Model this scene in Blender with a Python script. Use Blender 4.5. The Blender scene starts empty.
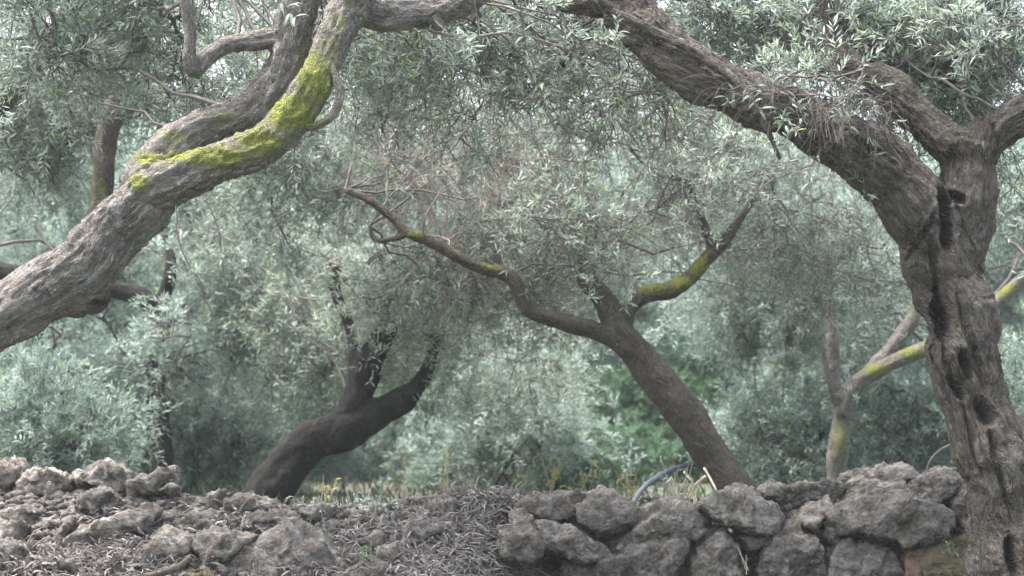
import bpy, math, random
import numpy as np
from mathutils import Vector

# ------------------------------------------------------------------ camera, sky, sun, exposure
SC = bpy.context.scene
COL = SC.collection
FPX = 2000.0                     # focal length in picture pixels (1024 wide)
CAM_Z = 1.5
PITCH = math.atan2(440 - 288, FPX)
cam_data = bpy.data.cameras.new('camera')
cam_data.sensor_width = 36.0
cam_data.lens = FPX / 1024 * 36
cam_data.clip_start = 0.05
cam_data.clip_end = 2000
cam_data.dof.use_dof = True
cam_data.dof.focus_distance = 10.2
cam_data.dof.aperture_fstop = 2.6
cam = bpy.data.objects.new('camera', cam_data)
cam.location = (0, 0, CAM_Z)
cam.rotation_euler = (math.pi / 2 + PITCH, 0, 0)
COL.objects.link(cam)
SC.camera = cam

SUN_EL, SUN_AZ = 70.0, 285.0      # soft light through cloud, high and from the left
world = bpy.data.worlds.new('World')
SC.world = world
world.use_nodes = True
wn = world.node_tree
wn.nodes.clear()
w_out = wn.nodes.new('ShaderNodeOutputWorld')
w_bg = wn.nodes.new('ShaderNodeBackground')
w_sky = wn.nodes.new('ShaderNodeTexSky')
w_sky.sky_type = 'NISHITA'
w_sky.sun_disc = False
w_sky.sun_elevation = math.radians(SUN_EL)
w_sky.sun_rotation = math.radians(SUN_AZ)
w_sky.air_density = 1.0
w_sky.dust_density = 6.0
w_sky.ozone_density = 1.0
w_hs = wn.nodes.new('ShaderNodeHueSaturation')      # cloud cover takes most of the blue out
w_hs.inputs['Saturation'].default_value = 0.62
wn.links.new(w_sky.outputs[0], w_hs.inputs['Color'])
wn.links.new(w_hs.outputs[0], w_bg.inputs['Color'])
w_bg.inputs['Strength'].default_value = 0.15
wn.links.new(w_bg.outputs[0], w_out.inputs[0])

sun_data = bpy.data.lights.new('sun', 'SUN')
sun_data.energy = 1.5
sun_data.angle = math.radians(40)
sun_data.color = (1.0, 0.985, 0.965)
sun = bpy.data.objects.new('sun', sun_data)
el, az = math.radians(SUN_EL), math.radians(SUN_AZ)
sun_dir = Vector((math.sin(az) * math.cos(el), math.cos(az) * math.cos(el), math.sin(el)))
sun.rotation_euler = sun_dir.to_track_quat('Z', 'Y').to_euler()
sun.location = (0, 0, 30)
COL.objects.link(sun)

SC.view_settings.view_transform = 'Standard'
SC.view_settings.look = 'None'
SC.view_settings.exposure = 2.62
SC.view_settings.gamma = 1.0
SC.view_settings.use_curve_mapping = False
SC.render.engine = 'CYCLES'
SC.cycles.use_denoising = True
SC.cycles.denoising_prefilter = 'ACCURATE'
SC.cycles.denoising_quality = 'HIGH'
SC.cycles.max_bounces = 8
SC.cycles.diffuse_bounces = 4
SC.cycles.transmission_bounces = 4
SC.cycles.volume_bounces = 1

# ------------------------------------------------------------------ small maths
FWD = np.array([0, math.cos(PITCH), math.sin(PITCH)])
UPV = np.array([0, -math.sin(PITCH), math.cos(PITCH)])
RGT = np.array([1.0, 0, 0])
CAM = np.array([0, 0, CAM_Z])


def P(x, y, d):
    """world point at d metres in front of the viewpoint (along the ground) for a place in the photograph"""
    v = RGT * (x - 512) / FPX + UPV * (288 - y) / FPX + FWD
    return CAM + v * (d / v[1])


def to_px(p):
    q = p - CAM
    z = q @ FWD
    return np.stack([512 + FPX * (q @ RGT) / z, 288 - FPX * (q @ UPV) / z], 1)


def _hash(i, j, k, seed):
    h = (i.astype(np.int64) * 374761393 + j.astype(np.int64) * 668265263 + k.astype(np.int64) * 2147483647 + seed * 1274126177) & 0xFFFFFFFF
    h = ((h ^ (h >> 13)) * 1274126177) & 0xFFFFFFFF
    h = ((h ^ (h >> 16)) * 2246822519) & 0xFFFFFFFF
    h = h ^ (h >> 15)
    return (h & 0xFFFFFF) / float(0xFFFFFF)


def vnoise(p, seed=0):
    """value noise in -1..1"""
    i = np.floor(p).astype(np.int64)
    f = p - i
    f = f * f * f * (f * (f * 6 - 15) + 10)
    out = 0
    for a in (0, 1):
        wa = f[:, 0] if a else 1 - f[:, 0]
        for b in (0, 1):
            wb = f[:, 1] if b else 1 - f[:, 1]
            for c in (0, 1):
                wc = f[:, 2] if c else 1 - f[:, 2]
                out = out + wa * wb * wc * _hash(i[:, 0] + a, i[:, 1] + b, i[:, 2] + c, seed)
    return out * 2 - 1


def fbm(p, octaves=4, seed=0, gain=0.5, lac=2.03):
    a, s, o = 1.0, 0.0, 0
    for k in range(octaves):
        o = o + a * vnoise(p * lac ** k + 17.3 * k, seed + k)
        s += a
        a *= gain
    return o / s


def worley(p, seed=0):
    """cell value 0..1, distance to the cell's border"""
    i = np.floor(p).astype(np.int64)
    best = np.full(len(p), 9.0); second = best.copy(); val = np.zeros(len(p))
    for a in (-1, 0, 1):
        for b in (-1, 0, 1):
            for c in (-1, 0, 1):
                q = i + np.array([a, b, c])
                j = np.stack([_hash(q[:, 0], q[:, 1], q[:, 2], seed + k) for k in (1, 2, 3)], 1)
                d = np.linalg.norm(q + j - p, axis=1)
                h = _hash(q[:, 0], q[:, 1], q[:, 2], seed + 4)
                nearer = d < best
                second = np.where(nearer, best, np.minimum(second, d))
                val = np.where(nearer, h, val)
                best = np.where(nearer, d, best)
    return val, second - best


def norm(v):
    return v / np.maximum(np.linalg.norm(v, axis=-1, keepdims=True), 1e-9)


def smooth(a, b, x):
    t = np.clip((x - a) / (b - a), 0, 1)
    return t * t * (3 - 2 * t)


# ------------------------------------------------------------------ mesh and object helpers
def np_mesh(name, verts, faces, mat, smooth_shade=False, face_attr=None, vert_attr=None):
    """faces: list of integer arrays, each (n, corners)"""
    me = bpy.data.meshes.new(name)
    verts = np.asarray(verts, np.float32)
    me.vertices.add(len(verts))
    me.vertices.foreach_set('co', verts.ravel())
    faces = [np.asarray(f, np.int32) for f in faces if len(f)]
    idx = np.concatenate([f.ravel() for f in faces])
    cnt = np.concatenate([np.full(len(f), f.shape[1], np.int32) for f in faces])
    start = np.concatenate([[0], np.cumsum(cnt)[:-1]]).astype(np.int32)
    me.loops.add(len(idx))
    me.loops.foreach_set('vertex_index', idx)
    me.polygons.add(len(cnt))
    me.polygons.foreach_set('loop_start', start)
    if smooth_shade:
        me.polygons.foreach_set('use_smooth', np.ones(len(cnt), bool))
    for dom, attrs in (('FACE', face_attr), ('POINT', vert_attr)):
        for k, v in (attrs or {}).items():
            v = np.asarray(v, np.float32)
            if v.ndim == 1:
                me.attributes.new(k, 'FLOAT', dom).data.foreach_set('value', v)
            else:
                me.attributes.new(k, 'FLOAT_VECTOR', dom).data.foreach_set('vector', v.ravel())
    me.update(calc_edges=True)
    if mat:
        me.materials.append(mat)
    return me


def add(name, me, parent=None, loc=None, **props):
    o = bpy.data.objects.new(name, me)
    COL.objects.link(o)
    if parent is not None:
        o.parent = parent
    if loc is not None:
        o.location = loc
    for k, v in props.items():
        o[k] = v
    return o


def thing(name, label, category, loc=(0, 0, 0), group=None):
    o = add(name, None, None, loc, label=label, category=category)
    o.empty_display_size = 0.2
    if group:
        o['group'] = group
    return o


def copy_tree(root, loc, rotz, scale, label):
    r = root.copy()
    COL.objects.link(r)
    r.location, r.rotation_euler, r.scale = loc, (0, 0, rotz), scale
    r['label'] = label
    for ch in root.children:
        c = ch.copy()
        COL.objects.link(c)
        c.parent = r
    return r


def tubes(paths, radii, sides=3):
    """paths (M,K,3), radii (M,K) -> verts, quads"""
    M, K, _ = paths.shape
    tan = norm(np.gradient(paths, axis=1))
    t0 = tan[:, 0]
    ref = np.where(np.abs(t0[:, 2:3]) > 0.8, np.array([1.0, 0.2, 0]), np.array([0.1, 0.2, 1.0]))
    n = np.empty_like(tan)
    cur = norm(np.cross(t0, ref))
    for k in range(K):                       # carry the frame along, so that the tube never twists
        cur = norm(cur - (cur * tan[:, k]).sum(1, keepdims=True) * tan[:, k])
        n[:, k] = cur
    b = np.cross(tan, n)
    ang = np.arange(sides) * 2 * math.pi / sides
    ring = (n[:, :, None] * np.cos(ang)[:, None] + b[:, :, None] * np.sin(ang)[:, None]) * radii[:, :, None, None]
    v = (paths[:, :, None] + ring).reshape(-1, 3)
    m, k, s = np.meshgrid(np.arange(M), np.arange(K - 1), np.arange(sides), indexing='ij')
    i0 = (m * K + k) * sides + s
    i1 = (m * K + k) * sides + (s + 1) % sides
    q = np.stack([i0, i1, i1 + sides, i0 + sides], -1).reshape(-1, 4)
    return v, q


def catmull(pts, step):
    pts = np.asarray(pts, float)
    ext = np.vstack([2 * pts[0] - pts[1], pts, 2 * pts[-1] - pts[-2]])
    out = []
    for i in range(1, len(ext) - 2):
        a, b, c, d = ext[i - 1:i + 3]
        n = max(2, int(np.linalg.norm(c[:3] - b[:3]) / step))
        t = (np.arange(n) / n)[:, None]
        out.append(0.5 * (2 * b + (c - a) * t + (2 * a - 5 * b + 4 * c - d) * t ** 2 + (3 * b - a - 3 * c + d) * t ** 3))
    out.append(ext[-2][None])
    return np.vstack(out)


# ------------------------------------------------------------------ materials
def new_mat(name):
    m = bpy.data.materials.new(name)
    m.use_nodes = True
    nt = m.node_tree
    nt.nodes.clear()
    return m, nt


def N(nt, kind, **kw):
    n = nt.nodes.new('ShaderNode' + kind)
    for k, v in kw.items():
        if k in n.inputs.keys():
            n.inputs[k].default_value = v
        else:
            setattr(n, k, v)
    return n


def ramp(nt, src, stops):
    r = N(nt, 'ValToRGB')
    el = r.color_ramp.elements
    el[0].position, el[0].color = stops[0][0], (*stops[0][1], 1)
    el[1].position, el[1].color = stops[-1][0], (*stops[-1][1], 1)
    for p, c in stops[1:-1]:
        e = el.new(p)
        e.color = (*c, 1)
    nt.links.new(src, r.inputs[0])
    return r.outputs[0]


def mixc(nt, f, a, b, blend='MIX'):
    m = N(nt, 'Mix', data_type='RGBA', blend_type=blend)
    for sock, v in ((m.inputs[0], f), (m.inputs[6], a), (m.inputs[7], b)):
        if isinstance(v, (int, float)):
            sock.default_value = v
        elif isinstance(v, tuple):
            sock.default_value = (*v, 1)
        else:
            nt.links.new(v, sock)
    return m.outputs[2]


def finish(nt, color, rough=0.85, spec=0.25, bump=None, bump_strength=0.5, bump_dist=0.01):
    b = N(nt, 'BsdfPrincipled', Roughness=rough)
    b.inputs['Specular IOR Level'].default_value = spec
    if isinstance(color, tuple):
        b.inputs['Base Color'].default_value = (*color, 1)
    else:
        nt.links.new(color, b.inputs['Base Color'])
    if bump is not None:
        bn = N(nt, 'Bump', Strength=bump_strength, Distance=bump_dist)
        nt.links.new(bump, bn.inputs['Height'])
        nt.links.new(bn.outputs[0], b.inputs['Normal'])
    o = N(nt, 'OutputMaterial')
    nt.links.new(b.outputs[0], o.inputs[0])
    return b


def noise_node(nt, vec, scale, detail=5, rough=0.6, dist=0.0):
    n = N(nt, 'TexNoise', Scale=scale, Detail=detail, Roughness=rough, Distortion=dist)
    if vec is not None:
        nt.links.new(vec, n.inputs['Vector'])
    return n.outputs['Fac']


def mathn(nt, op, a, b=0.0, clamp=False):
    m = N(nt, 'Math', operation=op, use_clamp=clamp)
    for i, v in enumerate((a, b)):
        if isinstance(v, (int, float)):
            m.inputs[i].default_value = v
        else:
            nt.links.new(v, m.inputs[i])
    return m.outputs[0]


def bark_material(name, dark, mid, light, lichen=0.35, stretch=0.38, width=5.0, fissure=14.0):
    m, nt = new_mat(name)
    at = N(nt, 'Attribute', attribute_name='bark')
    mp = N(nt, 'Mapping')
    mp.inputs['Scale'].default_value = (1, 1, 0.22)
    nt.links.new(at.outputs['Vector'], mp.inputs['Vector'])
    geo = N(nt, 'NewGeometry')
    fib = noise_node(nt, mp.outputs[0], 95, 6, 0.72, 0.8)
    plate = noise_node(nt, mp.outputs[0], 42, 5, 0.65, 1.5)
    mp2 = N(nt, 'Mapping')
    mp2.inputs['Scale'].default_value = (1, 1, stretch)
    nt.links.new(at.outputs['Vector'], mp2.inputs['Vector'])
    dis = N(nt, 'TexNoise', Scale=30.0, Detail=4.0)
    nt.links.new(mp2.outputs[0], dis.inputs['Vector'])
    sc_ = N(nt, 'VectorMath', operation='SCALE')
    sc_.inputs['Scale'].default_value = 0.022
    nt.links.new(dis.outputs['Color'], sc_.inputs[0])
    ad_ = N(nt, 'VectorMath', operation='ADD')
    nt.links.new(mp2.outputs[0], ad_.inputs[0])
    nt.links.new(sc_.outputs[0], ad_.inputs[1])
    vo = N(nt, 'TexVoronoi', feature='DISTANCE_TO_EDGE', Scale=105.0)
    nt.links.new(ad_.outputs[0], vo.inputs['Vector'])
    vc = N(nt, 'TexVoronoi', feature='F1', Scale=105.0)
    nt.links.new(ad_.outputs[0], vc.inputs['Vector'])
    crack = mathn(nt, 'MULTIPLY', vo.outputs['Distance'], width, True)
    mp3 = N(nt, 'Mapping')
    mp3.inputs['Scale'].default_value = (1, 1, 0.13)
    nt.links.new(at.outputs['Vector'], mp3.inputs['Vector'])
    fis = noise_node(nt, mp3.outputs[0], 55, 4, 0.6, 0.45)
    fis = mathn(nt, 'MULTIPLY', mathn(nt, 'ABSOLUTE', mathn(nt, 'SUBTRACT', fis, 0.5)), fissure, True)
    crack = mathn(nt, 'MULTIPLY', crack, mathn(nt, 'ADD', mathn(nt, 'MULTIPLY', fis, 0.8), 0.2))
    c = ramp(nt, fib, [(0.30, dark), (0.5, mid), (0.68, light)])
    c = mixc(nt, mathn(nt, 'MULTIPLY', mathn(nt, 'SUBTRACT', 1.0, crack), 0.93), c, dark)
    bw = N(nt, 'RGBToBW')
    nt.links.new(vc.outputs['Color'], bw.inputs[0])
    c = mixc(nt, mathn(nt, 'MULTIPLY', bw.outputs[0], 0.55), c, light)
    wide = noise_node(nt, geo.outputs['Position'], 3.5, 4, 0.6, 0.5)
    c = mixc(nt, mathn(nt, 'MULTIPLY', ramp(nt, wide, [(0.45, (0, 0, 0)), (0.7, (1, 1, 1))]), 0.4), c, light)
    lic = noise_node(nt, geo.outputs['Position'], 9, 6, 0.7, 0.5)
    lm = ramp(nt, lic, [(0.56, (0, 0, 0)), (0.68, (1, 1, 1))])
    c = mixc(nt, mathn(nt, 'MULTIPLY', lm, lichen), c, (0.36, 0.36, 0.345))
    moss = N(nt, 'Attribute', attribute_name='moss')
    mn = noise_node(nt, geo.outputs['Position'], 18, 8, 0.78, 0.6)
    mf = mathn(nt, 'ADD', mathn(nt, 'MULTIPLY', mathn(nt, 'SUBTRACT', mn, 0.5), 5.5), mathn(nt, 'MULTIPLY', mathn(nt, 'SUBTRACT', moss.outputs['Fac'], 0.36), 3.2))
    mf = mathn(nt, 'MULTIPLY', mathn(nt, 'MULTIPLY', mathn(nt, 'ADD', mf, 0.25), 0.62, True), mathn(nt, 'MULTIPLY', moss.outputs['Fac'], 4.0, True))
    mn2 = noise_node(nt, geo.outputs['Position'], 60, 4, 0.7)
    mcol = ramp(nt, mn2, [(0.3, (0.085, 0.105, 0.02)), (0.5, (0.21, 0.235, 0.038)), (0.7, (0.35, 0.355, 0.065))])
    c = mixc(nt, mathn(nt, 'MULTIPLY', mf, 0.88), c, mcol)
    h = mathn(nt, 'ADD', mathn(nt, 'MULTIPLY', fib, 0.7), mathn(nt, 'MULTIPLY', crack, 0.8))
    h = mathn(nt, 'ADD', h, mathn(nt, 'MULTIPLY', mn2, mathn(nt, 'MULTIPLY', mf, 0.8)))
    finish(nt, c, 0.9, 0.2, h, 1.0, 0.02)
    return m


M_BARK_NEAR = bark_material('olive_bark_near', (0.009, 0.0072, 0.006), (0.07, 0.058, 0.047), (0.22, 0.188, 0.157), 0.3, 0.3, 3.4, 9.0)
M_BARK_LEFT = bark_material('olive_bark_grey', (0.035, 0.029, 0.025), (0.185, 0.163, 0.142), (0.39, 0.36, 0.325), 0.75)
M_BARK_MID = bark_material('olive_bark_mid', (0.026, 0.021, 0.017), (0.085, 0.070, 0.058), (0.175, 0.15, 0.125), 0.2)
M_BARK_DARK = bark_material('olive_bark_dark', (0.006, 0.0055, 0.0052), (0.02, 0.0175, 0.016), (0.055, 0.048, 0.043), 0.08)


def leaf_material(name, stops, transl=0.55, rough=0.5):
    m, nt = new_mat(name)
    at = N(nt, 'Attribute', attribute_name='tint')
    c = ramp(nt, at.outputs['Fac'], stops)
    b = N(nt, 'BsdfPrincipled', Roughness=rough)
    b.inputs['Specular IOR Level'].default_value = 0.4
    nt.links.new(c, b.inputs['Base Color'])
    t = N(nt, 'BsdfTranslucent')
    nt.links.new(c, t.inputs['Color'])
    mx = N(nt, 'MixShader')
    mx.inputs[0].default_value = transl
    nt.links.new(b.outputs[0], mx.inputs[1])
    nt.links.new(t.outputs[0], mx.inputs[2])
    o = N(nt, 'OutputMaterial')
    nt.links.new(mx.outputs[0], o.inputs[0])
    return m


OLIVE = [(0.0, (0.075, 0.118, 0.078)), (0.35, (0.165, 0.215, 0.16)), (0.6, (0.275, 0.335, 0.272)), (0.85, (0.385, 0.44, 0.38)), (0.97, (0.51, 0.56, 0.49)), (1.0, (0.27, 0.36, 0.10))]
M_LEAF = leaf_material('olive_leaves', OLIVE)
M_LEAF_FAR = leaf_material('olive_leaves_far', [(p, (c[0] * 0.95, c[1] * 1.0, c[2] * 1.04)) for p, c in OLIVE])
M_LEAF_GREEN = leaf_material('green_shrub_leaves', [(0.0, (0.025, 0.052, 0.028)), (0.5, (0.055, 0.11, 0.06)), (1.0, (0.13, 0.20, 0.115))])
M_LEAF_YELLOW = leaf_material('yellowing_leaves', [(0.0, (0.12, 0.16, 0.06)), (0.45, (0.25, 0.26, 0.08)), (0.75, (0.36, 0.29, 0.09)), (1.0, (0.33, 0.18, 0.08))])
M_LEAF_DRY = leaf_material('dry_leaves', [(0.0, (0.06, 0.05, 0.046)), (0.4, (0.16, 0.143, 0.132)), (0.75, (0.27, 0.25, 0.235)), (1.0, (0.44, 0.42, 0.40))], 0.1, 0.75)


def plain(name, c, rough=0.85, var=0.35, scale=30, spec=0.2, bump=0.3, bdist=0.004):
    m, nt = new_mat(name)
    geo = N(nt, 'NewGeometry')
    n = noise_node(nt, geo.outputs['Position'], scale, 5, 0.65)
    col = ramp(nt, n, [(0.25, tuple(x * (1 - var) for x in c)), (0.75, tuple(min(1, x * (1 + var)) for x in c))])
    finish(nt, col, rough, spec, n, bump, bdist)
    return m


M_TWIG = plain('twig_bark', (0.095, 0.082, 0.078), 0.85, 0.4, 12)
M_TWIG_DEAD = plain('dead_twig_bark', (0.20, 0.165, 0.148), 0.85, 0.4, 12)
M_TWIG_DRY = plain('dry_twig', (0.16, 0.138, 0.122), 0.85, 0.4, 20)
M_STICK = plain('weathered_stick', (0.075, 0.063, 0.054), 0.9, 0.6, 40, 0.1, 0.8, 0.01)
M_STALK = plain('dry_stalk', (0.27, 0.235, 0.18), 0.8, 0.3, 20)
M_HOSE = plain('blue_grey_plastic', (0.07, 0.078, 0.095), 0.7, 0.4, 25, 0.25, 0.1)
M_BLACK = plain('black_plastic', (0.025, 0.027, 0.032), 0.5, 0.3, 25, 0.4, 0.1)
M_FRUIT = plain('red_fruit', (0.35, 0.03, 0.05), 0.4, 0.2, 40, 0.5, 0.0)


def stone_material(name, tone=1.0, warm=0.0, extra=None):
    m, nt = new_mat(name)
    oi = N(nt, 'ObjectInfo')
    tc = N(nt, 'TexCoord')
    off = N(nt, 'VectorMath', operation='ADD')
    nt.links.new(tc.outputs['Object'], off.inputs[0])
    cmb = N(nt, 'CombineXYZ')
    for i in range(3):
        nt.links.new(mathn(nt, 'MULTIPLY', oi.outputs['Random'], 37.0 + 11 * i), cmb.inputs[i])
    nt.links.new(cmb.outputs[0], off.inputs[1])
    v = off.outputs[0]
    big = noise_node(nt, v, 5, 6, 0.65, 0.4)
    med = noise_node(nt, v, 22, 6, 0.7, 0.2)
    fine = noise_node(nt, v, 75, 5, 0.7)
    c = ramp(nt, big, [(0.30, (0.105 * tone, 0.092 * tone, 0.08 * tone)), (0.5, (0.195 * tone, 0.174 * tone, 0.152 * tone)), (0.7, (0.30 * tone, 0.272 * tone, 0.242 * tone))])
    c = mixc(nt, mathn(nt, 'MULTIPLY', ramp(nt, med, [(0.52, (0, 0, 0)), (0.68, (1, 1, 1))]), 0.75), c, (0.40 * tone, 0.395 * tone, 0.375 * tone))
    c = mixc(nt, mathn(nt, 'MULTIPLY', ramp(nt, med, [(0.36, (1, 1, 1)), (0.47, (0, 0, 0))]), 0.75), c, (0.05, 0.046, 0.043))
    spk = ramp(nt, fine, [(0.62, (0, 0, 0)), (0.72, (1, 1, 1))])
    c = mixc(nt, mathn(nt, 'MULTIPLY', spk, 0.65), c, (0.47, 0.465, 0.44))
    c = mixc(nt, mathn(nt, 'MULTIPLY', ramp(nt, fine, [(0.34, (1, 1, 1)), (0.44, (0, 0, 0))]), 0.6), c, (0.04, 0.036, 0.033))
    gm = noise_node(nt, v, 8, 5, 0.7)
    c = mixc(nt, mathn(nt, 'MULTIPLY', ramp(nt, gm, [(0.58, (0, 0, 0)), (0.72, (1, 1, 1))]), 0.45), c, (0.14, 0.14, 0.055))
    wm = mathn(nt, 'MULTIPLY', mathn(nt, 'FRACT', mathn(nt, 'MULTIPLY', oi.outputs['Random'], 7.3)), 0.16)
    c = mixc(nt, wm, c, (0.20, 0.155, 0.11))
    lch = noise_node(nt, v, 11, 6, 0.75, 0.6)
    c = mixc(nt, mathn(nt, 'MULTIPLY', ramp(nt, lch, [(0.57, (0, 0, 0)), (0.64, (1, 1, 1))]), 0.6), c, (0.46, 0.46, 0.43))
    if extra:
        c = mixc(nt, mathn(nt, 'MULTIPLY', ramp(nt, med, [(0.3, (0.4, 0.4, 0.4)), (0.6, (1, 1, 1))]), 0.85), c, extra)
    hsv = N(nt, 'HueSaturation')
    nt.links.new(mathn(nt, 'ADD', mathn(nt, 'MULTIPLY', oi.outputs['Random'], 0.45), 0.7), hsv.inputs['Value'])
    nt.links.new(c, hsv.inputs['Color'])
    vor = N(nt, 'TexVoronoi', Scale=45.0)
    nt.links.new(v, vor.inputs['Vector'])
    h = mathn(nt, 'ADD', mathn(nt, 'MULTIPLY', med, 1.5), mathn(nt, 'ADD', fine, mathn(nt, 'MULTIPLY', vor.outputs['Distance'], 0.6)))
    finish(nt, hsv.outputs[0], 0.92, 0.15, h, 1.0, 0.03)
    return m


M_STONE = stone_material('limestone')
M_STONE_PALE = stone_material('limestone_pale', 1.2)
M_STONE_DARK = stone_material('limestone_dark', 0.8)
M_STONE_PINK = stone_material('limestone_pink', 1.1, 0, (0.50, 0.32, 0.235))
M_STONE_OCHRE = stone_material('limestone_ochre', 1.0, 0, (0.26, 0.22, 0.11))


def ground_material():
    m, nt = new_mat('grove_ground')
    geo = N(nt, 'NewGeometry')
    v = geo.outputs['Position']
    a = noise_node(nt, v, 0.8, 6, 0.65)
    b = noise_node(nt, v, 9, 6, 0.7)
    soil = ramp(nt, b, [(0.3, (0.04, 0.035, 0.03)), (0.7, (0.095, 0.083, 0.07))])
    grass = ramp(nt, b, [(0.3, (0.032, 0.047, 0.026)), (0.7, (0.075, 0.095, 0.058))])
    c = mixc(nt, ramp(nt, a, [(0.40, (0, 0, 0)), (0.55, (1, 1, 1))]), soil, grass)
    finish(nt, c, 0.95, 0.1, b, 0.6, 0.03)
    return m


M_GROUND = ground_material()
M_EARTH = plain('rubble_earth', (0.185, 0.17, 0.156), 0.95, 0.6, 26, 0.1, 1.0, 0.03)


# ------------------------------------------------------------------ wood: trunks and limbs
def wood(parent, limbs, mat, voxel, seed, moss=(), hollows=(), bark_amp=0.006, gnarl=0.02, steps=6, flute=0.045):
    """limbs: list of (part name, [(px, py, d, r_px), ...]). One smooth skin over all of them, then cut into the
    named parts. Returns sampled centre-line points for growing the twigs from."""
    rng = np.random.default_rng(seed)
    V, Q, T, base = [], [], [], 0
    cen, tang, rad, lid, sl = [], [], [], [], []
    for li, (nm, pts) in enumerate(limbs):
        w = np.array([[*P(x, y, d), r * d / FPX] for x, y, d, r in pts])
        s = catmull(w, 0.03)
        s[:, 3] = np.maximum(s[:, 3], voxel * 0.95)
        L = np.concatenate([[0], np.cumsum(np.linalg.norm(np.diff(s[:, :3], axis=0), axis=1))])
        wob = np.stack([vnoise(np.stack([L * 5, np.full_like(L, k * 9.1 + seed), L * 0], 1), seed + k) for k in range(3)], 1)
        s[:, :3] += wob * s[:, 3:4] * 0.16
        s[:, 3] *= 1 + 0.07 * vnoise(np.stack([L * 4, L * 0 + seed, L * 0], 1), seed + 7)
        v, q = tubes(s[None, :, :3], s[None, :, 3], 20)
        n = len(s)
        V.append(np.vstack([v, s[:1, :3], s[-1:, :3]]))
        Q.append(q + base)
        ring0 = np.arange(20)
        c0, c1 = base + 20 * n, base + 20 * n + 1
        T.append(np.stack([np.full(20, c0), base + (ring0 + 1) % 20, base + ring0], 1))
        T.append(np.stack([np.full(20, c1), base + 20 * (n - 1) + ring0, base + 20 * (n - 1) + (ring0 + 1) % 20], 1))
        base += len(V[-1])
        if li:
            pc = np.vstack(cen)
            L = L + np.concatenate(sl)[np.linalg.norm(pc - s[0, :3], axis=1).argmin()]
        cen.append(s[:, :3]); rad.append(s[:, 3]); lid.append(np.full(n, li)); sl.append(L)
        tang.append(norm(np.gradient(s[:, :3], axis=0)))
    me = np_mesh('wood_raw', np.vstack(V), [np.vstack(Q), np.vstack(T)], None)
    ob = bpy.data.objects.new('wood_raw', me)
    COL.objects.link(ob)
    rm = ob.modifiers.new('r', 'REMESH')
    rm.mode = 'VOXEL'
    rm.voxel_size = voxel
    sm = ob.modifiers.new('s', 'SMOOTH')
    sm.factor = 0.5
    sm.iterations = steps
    dg = bpy.context.evaluated_depsgraph_get()
    ev = ob.evaluated_get(dg)
    em = ev.to_mesh()
    nv = len(em.vertices)
    co = np.empty(nv * 3, np.float32); em.vertices.foreach_get('co', co)
    no = np.empty(nv * 3, np.float32); em.vertices.foreach_get('normal', no)
    co = co.reshape(-1, 3).astype(float); no = no.reshape(-1, 3).astype(float)
    npoly = len(em.polygons)
    lt = np.empty(npoly, np.int32); em.polygons.foreach_get('loop_total', lt)
    vi = np.empty(len(em.loops), np.int32); em.loops.foreach_get('vertex_index', vi)
    assert (lt == 4).all()
    quads = vi.reshape(-1, 4)
    ev.to_mesh_clear()
    bpy.data.objects.remove(ob)
    bpy.data.meshes.remove(me)
    cen, tang, rad, lid, sl = np.vstack(cen), np.vstack(tang), np.concatenate(rad), np.concatenate(lid), np.concatenate(sl)
    near = np.empty(nv, int)
    for a in range(0, nv, 4000):
        d = np.linalg.norm(co[a:a + 4000, None] - cen[None], axis=2)
        pick = np.stack([np.nonzero(lid == k)[0][d[:, lid == k].argmin(1)] for k in range(len(limbs))], 1)
        gap = np.take_along_axis(d, pick, 1) - rad[pick]
        near[a:a + 4000] = pick[np.arange(len(pick)), gap.argmin(1)]
    T_ = tang[near]
    off = co - cen[near]
    s = sl[near] + (off * T_).sum(1)
    radial = off - (off * T_).sum(1, keepdims=True) * T_
    # one frame for the whole tree keeps the pattern continuous; twist it slowly round the limb
    r = np.linalg.norm(radial, axis=1)
    ref = np.array([0.0, 1.0, 0.0])
    n1 = norm(np.cross(T_, ref) + 1e-4)
    n2 = np.cross(T_, n1)
    th = np.arctan2((radial * n2).sum(1), (radial * n1).sum(1)) + s * 0.5
    R = rad[near]
    bark = np.stack([np.cos(th) * R, np.sin(th) * R, s], 1)
    g = fbm(co * 4.2, 3, seed)
    lob = np.sin(3 * th + 3.0 * g)
    disp = gnarl * g * np.clip(R / 0.12, 0.25, 1.3) + flute * R * (lob + 0.6 * np.sin(7 * th + 5.0 * g))
    ridg = 1 - 2 * np.abs(fbm(np.stack([bark[:, 0] / 0.024, bark[:, 1] / 0.024, bark[:, 2] / 0.11], 1) + 0.5 * g[:, None], 3, seed + 3))
    scal = fbm(np.stack([bark[:, 0] / 0.018, bark[:, 1] / 0.018, bark[:, 2] / 0.05], 1), 2, seed + 5)
    fade = np.clip(R / 0.08, 0.3, 1.0)
    fine = fbm(np.stack([bark[:, 0] / 0.03, bark[:, 1] / 0.03, bark[:, 2] / 0.06], 1) + g[:, None], 3, seed + 8)
    disp = disp + bark_amp * fade * (ridg * 0.8 + scal * 0.6 + fine * 0.7)
    px = to_px(co)
    mo = np.zeros(nv)
    for x, y, rx, ry, st in moss:
        e = ((px[:, 0] - x) / rx) ** 2 + ((px[:, 1] - y) / ry) ** 2
        mo = np.maximum(mo, st * np.exp(-e))
    mo *= smooth(-0.75, 0.1, no[:, 2] * 0.8 - no[:, 1] * 0.5)
    new = co + no * disp[:, None]
    new += no * (0.006 * mo * (0.5 + 0.5 * fbm(co * 40, 2, 3)))[:, None]
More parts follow.
